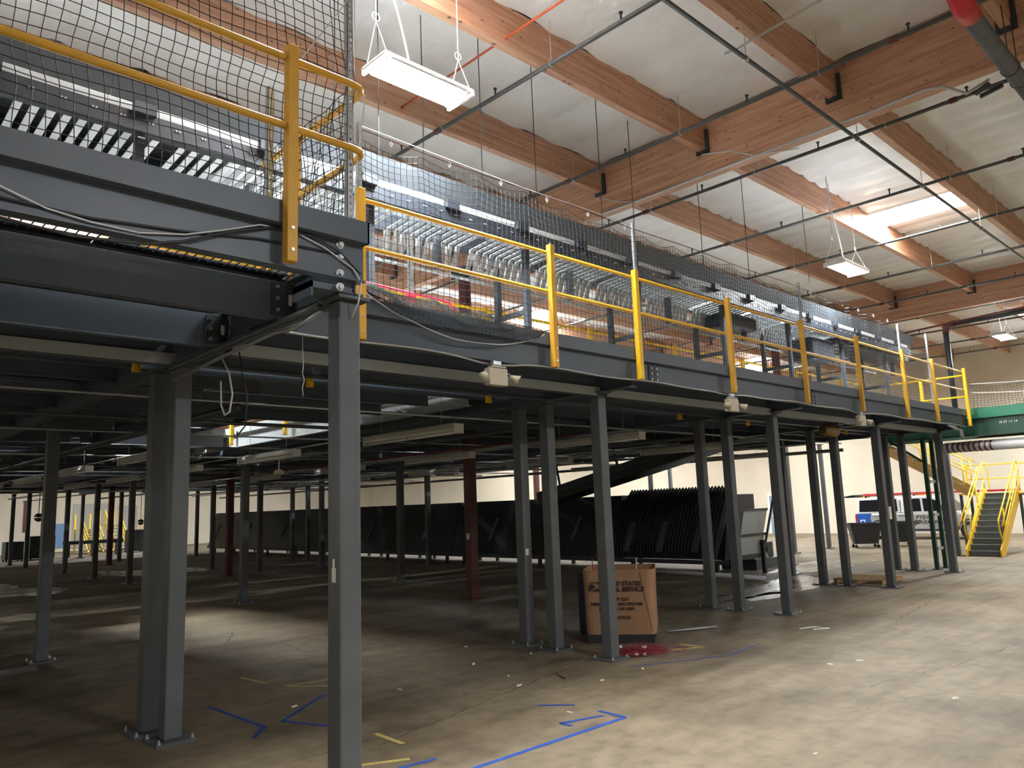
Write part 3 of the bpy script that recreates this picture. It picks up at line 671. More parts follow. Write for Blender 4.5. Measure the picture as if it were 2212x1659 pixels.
# ================================================================ sorter on the mezzanine
so = thing('overhead_sorter', 'long dark slatted sorting conveyor on top of the mezzanine', 'conveyor', (10, 7.6, 4.03))
X0, X1 = -3.0, 21.9
for k, a in enumerate(np.arange(X0, X1, 2.49)):
    b_ = a+2.485
    MB().prism([(7.22, 5.7), (7.22, 5.88), (7.34, 5.88), (7.34, 5.7)], 0, a, b_).build('side_beam', 'black_metal', so)
    MB().prism([(7.2, 5.955), (7.12, 6.21), (7.135, 6.215), (7.215, 5.955)], 0, a, b_).build('side_guard', 'grey_guard', so)
    MB().box(a, b_, 8.0, 8.1, 5.7, 5.95).build('side_beam', 'black_metal', so)
    MB().prism([(8.1, 5.95), (8.17, 6.2), (8.18, 6.195), (8.115, 5.95)], 0, a, b_).build('side_guard', 'grey_guard', so)
    MB().box(a, b_, 7.29, 7.31, 5.89, 6.06).build('light_strip_rail', 'white_paint', so)
    for x in np.arange(a+.2, b_, 1.24): # dark brackets joining guard to beam
        MB().box(x, x+.2, 7.17, 7.25, 5.86, 5.97).build('guard_bracket', 'black_metal', so)
    for x in np.arange(a+.1, b_, .25):
        MB().cyl((x, 7.213, 5.8), (x, 7.22, 5.8), .011, 6).cyl((x+.03, 7.213, 5.8), (x+.03, 7.22, 5.8), .011, 6).build('rivet', 'bright_metal', so)
sm = MB().prism([(7.34, 5.700), (7.34, 5.712), (7.84, 5.672), (7.84, 5.66)], 0, -.033, .033).mesh('slat', 'light_sheet', origin=(0, 7.6, 4.03))
tm = MB().box(-.012, .012, 7.84, 7.86, 5.45, 5.69).mesh('tray_tooth', 'bright_metal', origin=(0, 7.6, 4.03))
hm = MB().prism([(7.82, 5.672), (7.86, 5.668), (7.96, 5.40), (7.92, 5.40)], 0, -.03, .03).mesh('tray_slide', 'slide_metal', origin=(0, 7.6, 4.03))
sw = sm.copy(); sw.materials.clear(); sw.materials.append(MATS['slat_lifted'])
MB().box(X0, 3.3, 7.34, 8.0, 5.86, 5.87).build('top_pan', 'black_metal', so)  # stands in for the machine body, added to block light between slats
k = 0
for x in np.arange(X0+.1, 17.6, .127):
    k += 1
    if k % 11 == 0: continue
    mesh_obj('slat', sm if x > 3.3 else sw, so, (x-10, 0, 0)); mesh_obj('tray_slide', hm, so, (x-10, 0, 0))
    if k % 2: mesh_obj('tray_tooth', tm, so, (x-10, .09, -.02))
MB().box(17.6, 21.9, 7.3, 8.05, 5.55, 5.7).build('belly_pan', 'black_metal', so)
MB().box(16.3, 17.4, 7.35, 7.9, 5.05, 5.55).build('drive_motor', 'black_metal', so, bevel=.05)
MB().box(12.9, 14.0, 7.4, 7.95, 5.35, 5.62).build('drive_motor', 'black_metal', so, bevel=.05)
for x in np.arange(-.3, 22, 2.6):
    for y in (7.4, 8.0):
        MB().box(x-.04, x+.04, y-.04, y+.04, 4.04, 5.69).build('support_leg', 'dark_steel', so); MB().box(x-.09, x+.09, y-.09, y+.09, 4.035, 4.05).build('foot_plate', 'dark_steel', so)
    MB().box(x-.025, x+.025, 7.42, 7.98, 4.75, 4.82).build('cross_brace', 'dark_steel', so)
    MB().box(x+1.2, x+1.24, 7.6, 7.72, 5.2, 5.66).build('hanger_bracket', 'grey_guard', so)
for z, y in ((5.36, 7.99), (5.28, 8.02)): MB().box(-2, 21.5, y, y+.02, z, z+.04).build('wire_trough', 'light_sheet', so)
# a second parallel line deeper on the platform
s2 = thing('rear_sorter', 'second dark conveyor line on the mezzanine behind the first', 'conveyor', (12, 12.6, 4.03))
for a in np.arange(10.3, 22.4, 3): 
    MB().box(a, a+2.98, 11.6, 11.66, 5.1, 5.3).build('side_beam', 'black_metal', s2); MB().box(a, a+2.98, 12.5, 12.56, 5.1, 5.3).build('side_beam', 'black_metal', s2)
    for y in (11.7, 12.45): MB().box(a+.3, a+.36, y-.03, y+.03, 4.0, 5.1).build('support_leg', 'galv', s2)
    for x in np.arange(a+.1, a+2.98, .24): MB().cyl((x, 11.66, 5.25), (x, 12.5, 5.25), .035, 8).build('roller', 'galv', s2)

for k, (x, y) in enumerate(((4.6, 7.7), (5.1, 7.5), (6.1, 7.9), (6.9, 7.6), (8.2, 7.8), (9.4, 7.5), (10.8, 7.9), (12.5, 7.6), (14.6, 7.8), (17.0, 7.6))):
    tubething('drop_cable', 'thin dark drop cable from the roof to the overhead sorter, %s from the left' % ORD[k], 'cable', [(x, y, 5.72), (x+.01, y, 7.4), (x, y, 8.97)], .007, 'cable_dark', 5, 'drop cables to the sorter')
# ================================================================ things on the edge beam
em = thing('emergency_light', '', 'light')
MB().box(-.14, .14, -.05, .05, -.12, .08).build('case', 'beige_plastic', em, bevel=.014)
MB().box(-.1, .12, -.045, .03, .085, .105).build('lid', 'beige_plastic', em, bevel=.006)
MB().box(-.06, .06, -.03, .03, .112, .165).build('junction_box', 'galv', em, bevel=.006)
for s in (-1, 1):
    MB().tube([(s*.14, -.02, .03), (s*.19, -.02, .03), (s*.2, -.02, -.0), (s*.19, -.02, -.03), (s*.14, -.02, -.03)], .007, 6).build('lamp_bracket', 'beige_plastic', em)
    MB().tube([(s*.19, -.03, 0), (s*.215, -.05, -.015), (s*.265, -.09, -.05)], [.022, .03, .062], 12).build('lamp_head', 'beige_plastic', em, True)
for i, x in enumerate((5.84, 10.88, 15.82)):
    o = em if i == 0 else copy_tree(em)
    o.location = (x, 6.3, 3.56)
    tag(o, ['beige twin-head emergency light hanging nearest under the mezzanine edge', 'beige emergency light in the middle of the mezzanine edge', 'beige emergency light at the right under the mezzanine edge'][i], 'emergency light', 'emergency lights under the edge beam')
cpts = []
for a, b_ in ((3.1, 5.76), (5.92, 10.8), (10.96, 15.74), (15.9, 22.6)):
    n = 24
    for side in (0,):
        P = []
        for q in range(n+1):
            t = q/n; x = a+(b_-a)*t; e = 0
            if a > 3.2: e += math.exp(-((x-a)/.35)**2)
            if b_ < 22: e += math.exp(-((b_-x)/.35)**2)
            P.append((x, 6.33-.0*e, 3.74-.04*e+.012*math.sin(x*3)))
    i = len(cpts); cpts.append(P)
    tubething('edge_conduit', ['pale flexible conduit from the corner to the nearest emergency light', 'pale conduit along the beam between first and middle emergency lights', 'pale conduit along the beam between middle and right emergency lights', 'pale conduit along the beam past the right emergency light'][i], 'conduit', P, .012, 'conduit', 6)
tubething('white_cable', 'thin white cable sagging across the near edge beam', 'cable', [(.2, 4.63, 3.99), (.76, 4.63, 3.87), (.98, 4.63, 3.80), (1.21, 4.63, 3.775), (1.46, 4.63, 3.77), (1.73, 4.63, 3.82), (1.96, 4.63, 3.9), (2.21, 4.63, 3.995), (2.38, 4.64, 4.01), (2.48, 4.635, 4.0), (2.69, 4.63, 3.94), (2.92, 4.63, 3.83), (2.99, 4.63, 3.74), (2.985, 4.66, 3.6), (2.98, 4.74, 3.5)], .006, 'cable_white', 6)
tubething('dark_cable', 'dark cable sagging below the near edge beam over the grating', 'cable', [(-.2, 4.61, 3.74), (.78, 4.61, 3.69), (1.11, 4.61, 3.665), (1.48, 4.61, 3.70), (1.7, 4.6, 3.76), (1.99, 4.61, 3.89), (2.3, 4.63, 4.0), (2.6, 4.63, 4.0), (2.8, 4.62, 3.93), (2.98, 4.62, 3.8)], .009, 'cable_dark', 6)
tubething('dark_cable', 'dark cable lying along the web of the near edge beam', 'cable', [(-.2, 4.635, 3.84), (.76, 4.635, 3.81), (1.2, 4.635, 3.80), (1.73, 4.635, 3.84), (2.2, 4.635, 3.9), (2.8, 4.635, 3.92)], .008, 'cable_dark', 6)
tubething('shiny_conduit', 'shiny conduit between the foreground column and the paired columns', 'conduit', [(2.86, 7.85, 3.47), (2.86, 6.68, 3.52), (2.86, 5.71, 3.55), (2.86, 5.33, 3.52), (2.86, 4.98, 3.58)], .016, 'conduit', 8)
tubething('shiny_conduit', 'thicker grey pipe above the shiny conduit by the foreground column', 'conduit', [(2.83, 7.85, 3.585), (2.83, 5.5, 3.6), (2.84, 4.97, 3.61)], .03, 'pipe_grey', 10)
tubething('looped_cable', 'dark cable loop dangling under the conduit beside the foreground column', 'cable', [(2.86, 6.7, 3.5), (2.86, 6.55, 3.35), (2.86, 6.47, 3.15), (2.86, 6.52, 3.0), (2.86, 6.62, 2.98), (2.86, 6.7, 3.08), (2.86, 6.72, 3.3)], .008, 'cable_white', 6)
tubething('looped_cable', 'second dark loop of cable dangling right of the first', 'cable', [(2.86, 6.35, 3.5), (2.86, 6.28, 3.3), (2.86, 6.18, 3.1), (2.86, 6.2, 2.85), (2.86, 6.35, 2.78), (2.9, 6.45, 2.82)], .007, 'cable_dark', 6)
tubething('hanging_wire', 'thin white wire end hanging beside the foreground column', 'wire', [(3.6, 6.6, 3.86), (3.6, 6.6, 3.62), (3.61, 6.6, 3.5), (3.6, 6.6, 3.42), (3.62, 6.6, 3.36), (3.6, 6.6, 3.28), (3.61, 6.6, 3.2)], .005, 'cable_white', 5)
t = MB().cyl((16.2, 7.25, 3.45), (16.75, 7.25, 3.45), .12, 16).build('drive_drum', 'brown_steel', None, True); tag(t, 'rusty end drum hanging under the mezzanine near its right end', 'drum')
MB().cyl((16.19, 7.25, 3.45), (16.2, 7.25, 3.45), .06, 12).build('hub', 'dark_steel', t); MB().box(16.3, 16.6, 6.97, 7.32, 3.555, 3.6).build('mount', 'dark_steel', t)

# ================================================================ strip lights and services under the deck
sf = thing('strip_light', '', 'strip light')
MB().prism([(-.06, .0), (-.085, .03), (-.06, .1), (.06, .1), (.085, .03), (.06, 0)], 1, -1.22, 1.22).build('housing', 'fixture_white', sf)
for y in (-1.215, 1.215): MB().box(-.088, .088, y-.012, y+.012, -.045, .1).build('end_cap', 'fixture_white', sf)
for x in (-.04, .04):
    MB().cyl((x, -1.19, -.022), (x, 1.19, -.022), .018, 8).build('tube', 'white_paint', sf, True)
    for y in (-1.18, 0, 1.18): MB().box(x-.012, x+.012, y-.02, y+.02, -.04, .0).build('lamp_socket', 'black_plastic', sf)
for y in (-.8, .8): MB().cyl((0, y, .1), (0, y, .74), .004, 5).build('hanger_wire', 'galv', sf)
SL = [(7.35, 10.0), (7.35, 14.9), (7.4, 19.7), (7.5, 24.4), (7.5, 29.0), (5.15, 15.6), (5.2, 20.4), (5.2, 25.0), (5.2, 29.6), (5.2, 34), (11.3, 9.6), (11.4, 14.4), (11.5, 19), (11.5, 23.8), (11.5, 28.6), (11.5, 33.2), (15.5, 10.3), (15.6, 15.2), (15.6, 20), (15.6, 25), (15.6, 30), (20.4, 12), (20.4, 17), (2.0, 22), (2.0, 27), (2.0, 32), (2.0, 37)]
rowno = {}
for i, (x, y) in enumerate(SL):
    o = sf if i == 0 else copy_tree(sf)
    o.location = (x, y, 3.24)
    rr_ = min((2.0, 5.2, 7.4, 11.4, 15.6, 20.4), key=lambda q: abs(q-x)); rowno[rr_] = rowno.get(rr_, 0)+1
    if i == 0: lab = 'unlit cream strip light just right of the foreground column'
    elif i == 1: lab = 'unlit cream strip light just left of the foreground column'
    else: lab = 'unlit strip light under the deck, %s in the %s run from the left' % (ORD[rowno[rr_]-1], ORD[[2.0, 5.2, 7.4, 11.4, 15.6, 20.4].index(rr_)])
    tag(o, lab, 'strip light', 'unlit strip lights under the mezzanine')
i = 0
for x, y0, y1, r in ((5.17, 14, 36, .012), (7.37, 8.9, 31, .012), (11.4, 8.9, 35, .012), (15.6, 9.2, 32, .012)):
    tubething('lighting_conduit', 'thin conduit linking the %s run of strip lights from the left' % ORD[i+1], 'conduit', [(x, y0, 3.36), (x, y1, 3.36)], r, 'conduit', 6, 'conduits linking strip lights'); i += 1
for k, (x, z, r, m_) in enumerate(((4.1, 3.42, .05, 'pipe_grey'), (9.6, 3.45, .04, 'pipe_grey'), (10.3, 3.3, .025, 'red_iron'), (14.2, 3.4, .05, 'pipe_grey'), (17.2, 3.35, .04, 'pipe_grey'), (19.6, 3.42, .03, 'conduit'), (21.4, 3.3, .05, 'main_pipe'))):
    tubething('underdeck_pipe', 'long dark pipe under the deck running inward, %s from the left' % ORD[k], 'pipe', [(x, 9.1, z), (x, 50, z)], r, m_, 8, 'pipes under the deck')
for k, (y, z, r, m_) in enumerate(((9.6, 3.55, .02, 'conduit'), (11.4, 3.5, .03, 'pipe_grey'), (12.8, 3.45, .015, 'conduit'), (15.7, 3.5, .03, 'pipe_grey'), (17.2, 3.42, .018, 'conduit'), (20.9, 3.45, .04, 'pipe_grey'), (22.6, 3.4, .02, 'conduit'), (25.4, 3.45, .03, 'pipe_grey'), (29.6, 3.4, .03, 'conduit'), (33.8, 3.4, .04, 'pipe_grey'), (38, 3.4, .04, 'pipe_grey'))):
    tubething('underdeck_pipe', 'cross pipe under the deck parallel to the edge, %s inward' % ORD[k], 'pipe', [(-5, y, z), (22.5, y, z)], r, m_, 8, 'pipes under the deck')
for k, (y0, x) in enumerate(((9.4, 12.6), (9.4, 17.6), (14.6, 9.4))):
    t = thing('cable_tray', ['ladder cable tray under the deck right of the postal box', 'ladder cable tray under the right part of the deck', 'ladder cable tray under the deck beside the lit opening'][k], 'cable tray', (x, y0, 3.5))
    for s in (-.2, .2): MB().box(x+s-.012, x+s+.012, y0, y0+24, 3.45, 3.53).build('side_rail', 'galv', t)
    for y in np.arange(y0+.2, y0+24, .6): MB().box(x-.19, x+.19, y-.02, y+.02, 3.46, 3.48).build('rung', 'galv', t)
t = thing('dome_lamp', 'small round dome lamp hanging under a strip light near the foreground column', 'lamp', (7.35, 14.4, 3.0))
MB().cyl((7.35, 14.4, 2.99), (7.35, 14.4, 3.24), .012, 6).build('stem', 'galv', t); MB().tube([(7.35, 14.4, 2.88), (7.35, 14.4, 2.9), (7.35, 14.4, 2.95), (7.35, 14.4, 2.99)], [.04, .1, .11, .04], 14).build('dome', 'beige_plastic', t, True)
for k, (x, y, z) in enumerate(((7.33, 33, 2.31), (14.89, 45, 1.96))): # convex mirrors
    t = thing('convex_mirror', ['round convex mirror hanging far back at the left', 'round convex mirror hanging far back left of centre'][k], 'mirror', (x, y, z), 'convex mirrors')
    MB().tube([(x-.03, y-.07, z), (x-.01, y-.03, z), (x, y, z)], [.03, .12, .16], 18).build('mirror_dome', 'mirror', t, True); MB().cyl((x, y+.02, z), (x, y+.02, 3.985), .015, 6).build('stem', 'dark_steel', t)
# ================================================================ floor markings and litter
def tape(label, pts, m, w=.05):
    mb = MB()
    for a, b_ in zip(pts[:-1], pts[1:]):
        a = Vector((a[0], a[1], .0015)); b2 = Vector((b_[0], b_[1], .0015)); t = (b2-a).normalized(); n = Vector((-t.y, t.x, 0))*w/2
        mb.add([a-n, b2-n, b2+n, a+n, a-n+Vector((0, 0, .001)), b2-n+Vector((0, 0, .001)), b2+n+Vector((0, 0, .001)), a+n+Vector((0, 0, .001))], [(3, 2, 1, 0), (4, 5, 6, 7), (0, 1, 5, 4), (1, 2, 6, 5), (2, 3, 7, 6), (3, 0, 4, 7)])
    tag(mb.build('floor_tape', m), label, 'floor tape', 'tape marks on the floor')
tape('long blue floor tape line at the bottom centre', [(3.6, 5.13), (4.5, 5.11), (6.3, 5.09), (6.33, 5.45)], 'blue_tape', .055)
tape('short blue floor tape pieces behind the long blue line', [(6.35, 5.8), (6.1, 6.1)], 'blue_tape', .05)
tape('blue tape bracket beside the end of the long blue line', [(6.22, 5.3), (5.75, 5.45), (5.75, 5.3)], 'blue_tape', .05)
tape('blue tape corner left of the foreground column', [(4.31, 7.0), (4.02, 7.74), (4.91, 8.44)], 'blue_tape', .05)
tape('faded blue tape line beside the paired columns', [(3.55, 7.4), (3.8, 7.7), (3.77, 8.99)], 'blue_tape', .05)
tape('yellow tape strip at the bottom edge', [(3.7, 5.95), (4.15, 5.72)], 'yellow_tape', .06)
tape('blue tape strip beside the yellow strip at the bottom edge', [(3.9, 5.6), (4.3, 5.55)], 'blue_tape', .05)
tape('broken yellow and black tape right of the foreground column', [(4.39, 6.6), (4.37, 6.12)], 'yellow_tape', .05)
tape('yellow tape corner behind the foreground column', [(5.3, 8.6), (4.82, 9.26), (5.3, 9.12), (6.0, 9.3)], 'yellow_tape', .05)
tape('worn yellow tape pieces left of the yellow corner', [(4.7, 10.2), (4.75, 9.6)], 'yellow_tape', .05)
tape('pale taped rectangle beside the red wire heap', [(9.45, 6.75), (9.9, 6.5), (9.9, 6.9)], 'yellow_tape', .09)
tape('faint blue tape line toward the right floor', [(8.2, 6.5), (9.6, 5.9), (10.6, 6.0)], 'blue_tape', .03)
rnd = random.Random(3)
LIT = [(5.2, 8.8), (5.6, 7.9), (6.6, 6.9), (6.9, 7.4), (7.4, 6.3), (7.1, 8.3), (6.1, 5.65), (4.4, 8.2), (8.2, 6.3), (9.8, 4.6), (10.2, 4.4), (8.9, 2.9), (6.4, 3.2), (8.1, 8.2), (7.9, 9.4)]
for k, (x, y) in enumerate(LIT):
    a = rnd.uniform(0, 3); l, w_ = rnd.uniform(.015, .045), rnd.uniform(.008, .016); c, s = math.cos(a), math.sin(a)
    mb = MB(); pr = [(x+c*u*l-s*v*w_, y+s*u*l+c*v*w_) for u, v in ((-1, -.8), (.2, -1), (1, -.5), (.8, .9), (-.3, 1), (-1, .4))]
    mb.prism(pr, 2, .0005, .006+.006*(k % 3)); tag(mb.build('paper_scrap', 'paper'), 'small pale scrap of paper littering the concrete floor', 'litter', 'paper scraps on the floor')
t = MB(); t.tube([(7.35, 7.0, .006), (7.25, 6.85, .012), (7.2, 6.72, .006)], .008, 6); tag(t.build('zip_tie', 'cable_dark'), 'thin black strip of debris lying left of the blue tape bracket', 'litter')
t = MB(); t.tube([(12.05, 6.1, .006), (12.3, 5.95, .02), (12.35, 5.75, .006), (12.1, 5.9, .01)], .008, 6); tag(t.build('wire_loop', 'cable_white'), 'pale loop of wire lying on the open floor at the right', 'litter')
def puddle(label, cx, cy, rx, ry, seed):
    r = random.Random(seed); P = []
    ph = [r.uniform(0, 6) for _ in range(5)]
    for k in range(48):
        a = 2*PI*k/48; q = 1+.22*math.sin(2*a+ph[0])+.17*math.sin(3*a+ph[1])+.12*math.sin(5*a+ph[2])+.08*math.sin(9*a+ph[3]); P.append((cx+rx*q*math.cos(a), cy+ry*q*math.sin(a)))
    tag(MB().prism(P, 2, -.003, .0012).build('puddle', 'wet_concrete'), label, 'puddle', 'puddles on the floor')
puddle('wide wet patch on the floor among the right columns', 17.4, 9.2, 2.3, .9, 1); puddle('wet patch beyond the wooden pallet', 22.6, 10.9, 2.2, .8, 2)
puddle('small wet patch between the second and third front columns', 15.6, 8.6, .8, .35, 4); puddle('shiny puddle on the dark floor at the left edge', 5.2, 30.5, 1.8, 3.2, 5); puddle('small shiny puddle nearer at the left edge', 3.4, 20.0, .6, 1.0, 6)
puddle('wet streak far back between the left columns', 11.5, 33, 1.5, 2.8, 7)

# ================================================================ postal box on its pallet
ang = math.atan2(7.21-8.08, 9.77-9.17)
bx = thing('postal_box', 'large brown open-top cardboard postal box behind the first front column', 'box', (9.17, 8.08, 0)); bx.rotation_euler = (0, 0, ang)
def local(mb, name, m, par, smooth=False):
    o = mesh_obj(name, mb.mesh(name, m, origin=(0, 0, 0), smooth=smooth), par); return o
pl = MB()
for y in (0.02, .5, .98): pl.box(.03, 1.03, y-.02, y+.1, 0, .1)
pl.box(.03, 1.03, 0, 1.08, .1, .13); local(pl, 'plastic_pallet', 'black_plastic', bx)
def ring(z, bul, ins=0):
    P = []
    W, D = 1.06, 1.1
    for (cx, cy, a0) in ((W-.12, .12, -90), (W-.12, D-.12, 0), (.12, D-.12, 90), (.12, .12, 180)):
        for q in range(5):
            a = math.radians(a0+22.5*q); r_ = .12-ins
            x, y = cx+r_*math.cos(a), cy+r_*math.sin(a)
            x = W/2+(x-W/2)*(1+bul*.6); y = D/2+(y-D/2)*(1+bul*.25); P.append((x, y, z))
    return P
sv = MB(); lev = [(.13, 0), (.5, .012), (.85, .03), (1.08, .06)]
vs = []
for z, bu in lev: vs += ring(z, bu)
for z, bu in reversed(lev): vs += ring(z, bu, .008)
n = 20; fs = []
for k in range(len(lev)*2-1):
    for j in range(n): fs.append((k*n+j, k*n+(j+1) % n, (k+1)*n+(j+1) % n, (k+1)*n+j))
fs.append(tuple(range(n))[::-1]); sv.add(vs, fs); local(sv, 'cardboard_sleeve', 'cardboard', bx)
def btext(s, size, x, z, shear=0, al='CENTER', bold=.0, sx=1.):
    cu = text(s, size, (0, 0, 0), (PI/2-.012, 0, 0), 'ink', None, shear=shear, align=al, bold=bold, sx=sx); cu.parent = bx; cu.location = (x, -.012-.012*(z > .6)-.01*(z > .8), z)
btext('UNITED STATES', .088, .24, .85, .25, 'LEFT', .003, .99); btext('POSTAL SERVICE', .088, .23, .765, .25, 'LEFT', .003, 1.03)
btext('.', .083, .885, .765, 0, 'LEFT')
btext('DO NOT CUT', .058, .49, .63, 0, 'CENTER', .0025, 1.05); btext('DESIGNED FOR MULTIPLE USE', .058, .49, .557, 0, 'CENTER', .0025, 1.0); btext('PROPERTY OF USPS', .058, .49, .485, 0, 'CENTER', .0025, 1.05); btext('PLEASE RECYCLE', .058, .46, .36, 0, 'CENTER', .0025, 1.05)
lg = MB()   # eagle mark: swept wing blade over a slanted block with a white beak line
def lp(*q): lg.add([(x, y_, z) for x, z, y_ in [(a, b2, -.034) for a, b2 in q]], [tuple(range(len(q)))])
lp((.075, .77), (.105, .885), (.15, .865), (.19, .83), (.135, .80), (.10, .77)); lp((.12, .77), (.2, .81), (.235, .80), (.24, .77)); lp((.1, .905), (.235, .905), (.235, .875), (.2, .895), (.105, .892))
local(lg, 'eagle_mark', 'ink', bx)
local(MB().tube([(.86, -.03, 1.05), (.9, -.022, .8), (.97, -.012, .4), (1.0, -.008, .17)], .004, 5), 'hanging_cord', 'cable_dark', bx)
local(MB().tube([(0.12, .5, .9), (.1, .45, 1.25), (.16, .35, 1.3), (.26, .25, 1.2), (.3, .2, .95)], .007, 6), 'wire_end', 'red_wire', bx)
local(MB().tube([(.8, .5, .8), (.79, .5, 1.1), (.8, .5, 1.22)], .008, 6), 'wire_end', 'cable_white', bx)
bl = MB().box(9.65, 10.05, 8.2, 8.6, 0.0, 0.95).build('blue_bin', 'blue_plastic', None, bevel=.05); bl.location = (.12, .16, 0); tag(bl, 'dark blue bin half hidden behind the postal box', 'bin')
wp = MB(); rnd = random.Random(11)
for k in range(46):
    cx, cy = 9.05+rnd.gauss(0, .16), 6.98+rnd.gauss(0, .12); a = rnd.uniform(.1, .33); b_ = rnd.uniform(.06, .2); ph = rnd.uniform(0, 3); z = rnd.uniform(.008, .07)
    c, s = math.cos(ph), math.sin(ph)
    wp.tube([(cx+c*a*math.cos(q)-s*b_*math.sin(q), cy+s*a*math.cos(q)+c*b_*math.sin(q), max(.005, z+.02*math.sin(3*q+k))) for q in np.linspace(0, 2*PI*rnd.uniform(.7, 1), 18)], .0035, 4)
wh = tag(wp.build('wire_heap', 'red_wire'), 'tangled heap of thin red wire at the foot of the first front column', 'wire')
for k, (x, y, z) in enumerate(((9.15, 6.98, .06), (8.95, 7.25, .07), (8.8, 6.85, .03), (8.88, 6.78, .03))): MB().cbox((x, y, z), (.06-.008*k, .045, .035)).build('white_plug', 'paper', wh, bevel=.008)
tag(MB().tube([(10.6, 7.6, .03), (11.4, 7.2, .03)], .02, 8).build('loose_pipe', 'conduit', None, True), 'short pale pipe on the floor right of the postal box', 'pipe')
tag(MB().tube([(18.85, 14.6, .11), (18.0, 9.9, .11)], .06, 10).build('floor_pipe', 'cable_white', None, True), 'long white pipe lying on the floor before the dark machine', 'pipe')

# ================================================================ wooden pallet
pw = thing('wooden_pallet', 'pale wooden pallet on the floor behind the third front column', 'pallet', (18.55, 7.3, 0))
for y in np.linspace(7.32, 8.4, 3): MB().box(18.55, 19.75, y-.02, y+.02, .018, .107).build('stringer', 'pallet_wood', pw)
for x in np.linspace(18.6, 19.7, 6): MB().box(x-.05, x+.05, 7.28, 8.44, .107, .125).build('deck_board', 'pallet_wood', pw)
for x in (18.6, 19.15, 19.7): MB().box(x-.05, x+.05, 7.28, 8.44, 0, .018).build('bottom_board', 'pallet_wood', pw)

# ================================================================ dark sorting machine below the deck
ms = thing('floor_sorter', 'huge dark sorting machine standing deep under the mezzanine', 'machine', (20, 26, 0))
YS0, YS1 = 11.5, 46
for a in np.arange(YS0+3.9, YS1, 4.0):
    b_ = min(a+3.97, YS1)
    MB().prism([(19.05, .38), (19.5, 2.3), (21.2, 2.3), (21.2, .38)], 1, a, b_).build('cabinet', 'black_metal', ms)
    MB().box(18.98, 19.04, a, b_, .3, .42).build('bottom_rail', 'dark_steel', ms)
    for y in (a+.5, b_-.5): MB().box(19.2, 19.3, y-.05, y+.05, 0, .38).build('leg', 'black_metal', ms); MB().box(20.9, 21.0, y-.05, y+.05, 0, .38).build('leg', 'black_metal', ms)
    MB().bar((19.13, a+1.9, .9), (19.33, a+1.6, 1.7), .02, .1).build('trim_strip', 'pipe_grey', ms)
MB().prism([(19.35, .4), (19.75, 2.2), (21.2, 2.2), (21.2, .4)], 1, YS0+.3, YS0+3.85).build('cabinet', 'black_metal', ms)
MB().box(18.98, 19.04, YS0, YS0+3.85, .3, .42).build('bottom_rail', 'dark_steel', ms)
fv = [(19.0, .1, .45), (19.07, .1, .45), (19.62, -.3, 2.4), (19.5, -.34, 2.46), (19.2, -.2, 2.0), (18.98, .05, .8)]
fm = MB().add([(x, y-.016, z) for x, y, z in fv]+[(x, y+.016, z) for x, y, z in fv], [tuple(range(6)), tuple(reversed(range(6, 12)))]+[(i, 6+i, 6+(i+1) % 6, (i+1) % 6) for i in range(6)]).mesh('divider_fin', 'dark_steel', origin=(20, 26, 0))
for k, y in enumerate(np.arange(YS0+.3, YS0+3.9, .11)): mesh_obj('divider_fin', fm, ms, (0, y, 0))
for y in (12.3, 13.5, 14.7):
    P = [(18.95, y+.1, .62), (18.95, y+.32, .62), (19.12, y+.12, 1.5), (19.12, y-.1, 1.5)]
    MB().add(P+[(q[0]-.015, q[1], q[2]) for q in P], [(0, 1, 2, 3), (7, 6, 5, 4), (0, 4, 5, 1), (1, 5, 6, 2), (2, 6, 7, 3), (3, 7, 4, 0)]).build('pale_panel', 'grey_guard', ms)
for y in (12.0, 14.9): MB().box(19.2, 19.3, y-.05, y+.05, 0, .4).build('leg', 'black_metal', ms)
# open end: grey trough panels, frame and arm
MB().prism([(19.05, .55), (19.3, 1.05), (20.6, 1.05), (20.5, .55)], 1, YS0-.25, YS0-.2).build('end_panel', 'light_sheet', ms)
MB().prism([(19.35, 1.1), (19.6, 1.72), (20.9, 1.72), (20.6, 1.1)], 1, YS0-.25, YS0-.2).build('end_panel', 'light_sheet', ms)
MB().box(19.3, 20.9, YS0-.28, YS0-.18, 1.72, 1.78).box(19.2, 20.7, YS0-.28, YS0-.18, 1.03, 1.1).box(19.0, 20.5, YS0-.28, YS0-.15, .42, .55).build('end_frame', 'dark_steel', ms)
MB().bar((20.4, YS0-.3, .5), (21.2, YS0-.3, 2.0), .05, .05).build('prop_bar', 'pipe_grey', ms); MB().box(20.35, 20.45, YS0-.35, YS0-.25, 0, .9).build('leg', 'black_metal', ms)
dv = thing('drive_stand', 'grey tapering drive stand at the right end of the dark machine', 'machine', (21.6, 12.2, 0))
MB().add([(21.15, 11.9, .3), (22.0, 11.9, .3), (22.0, 12.7, .3), (21.15, 12.7, .3), (21.3, 12.15, 1.3), (21.6, 12.15, 1.3), (21.6, 12.45, 1.3), (21.3, 12.45, 1.3)], [(3, 2, 1, 0), (4, 5, 6, 7), (0, 1, 5, 4), (1, 2, 6, 5), (2, 3, 7, 6), (3, 0, 4, 7)]).build('stand', 'stand_grey', dv)
MB().box(20.95, 22.6, 11.75, 12.9, 0, .3).build('plinth', 'dark_steel', dv); MB().box(22.1, 22.5, 12.0, 12.4, .3, .75).build('gearbox', 'black_metal', dv, bevel=.03)
MB().bar((21.5, 12.2, 1.32), (21.95, 12.1, 1.02), .12, .12).build('motor', 'black_metal', dv)
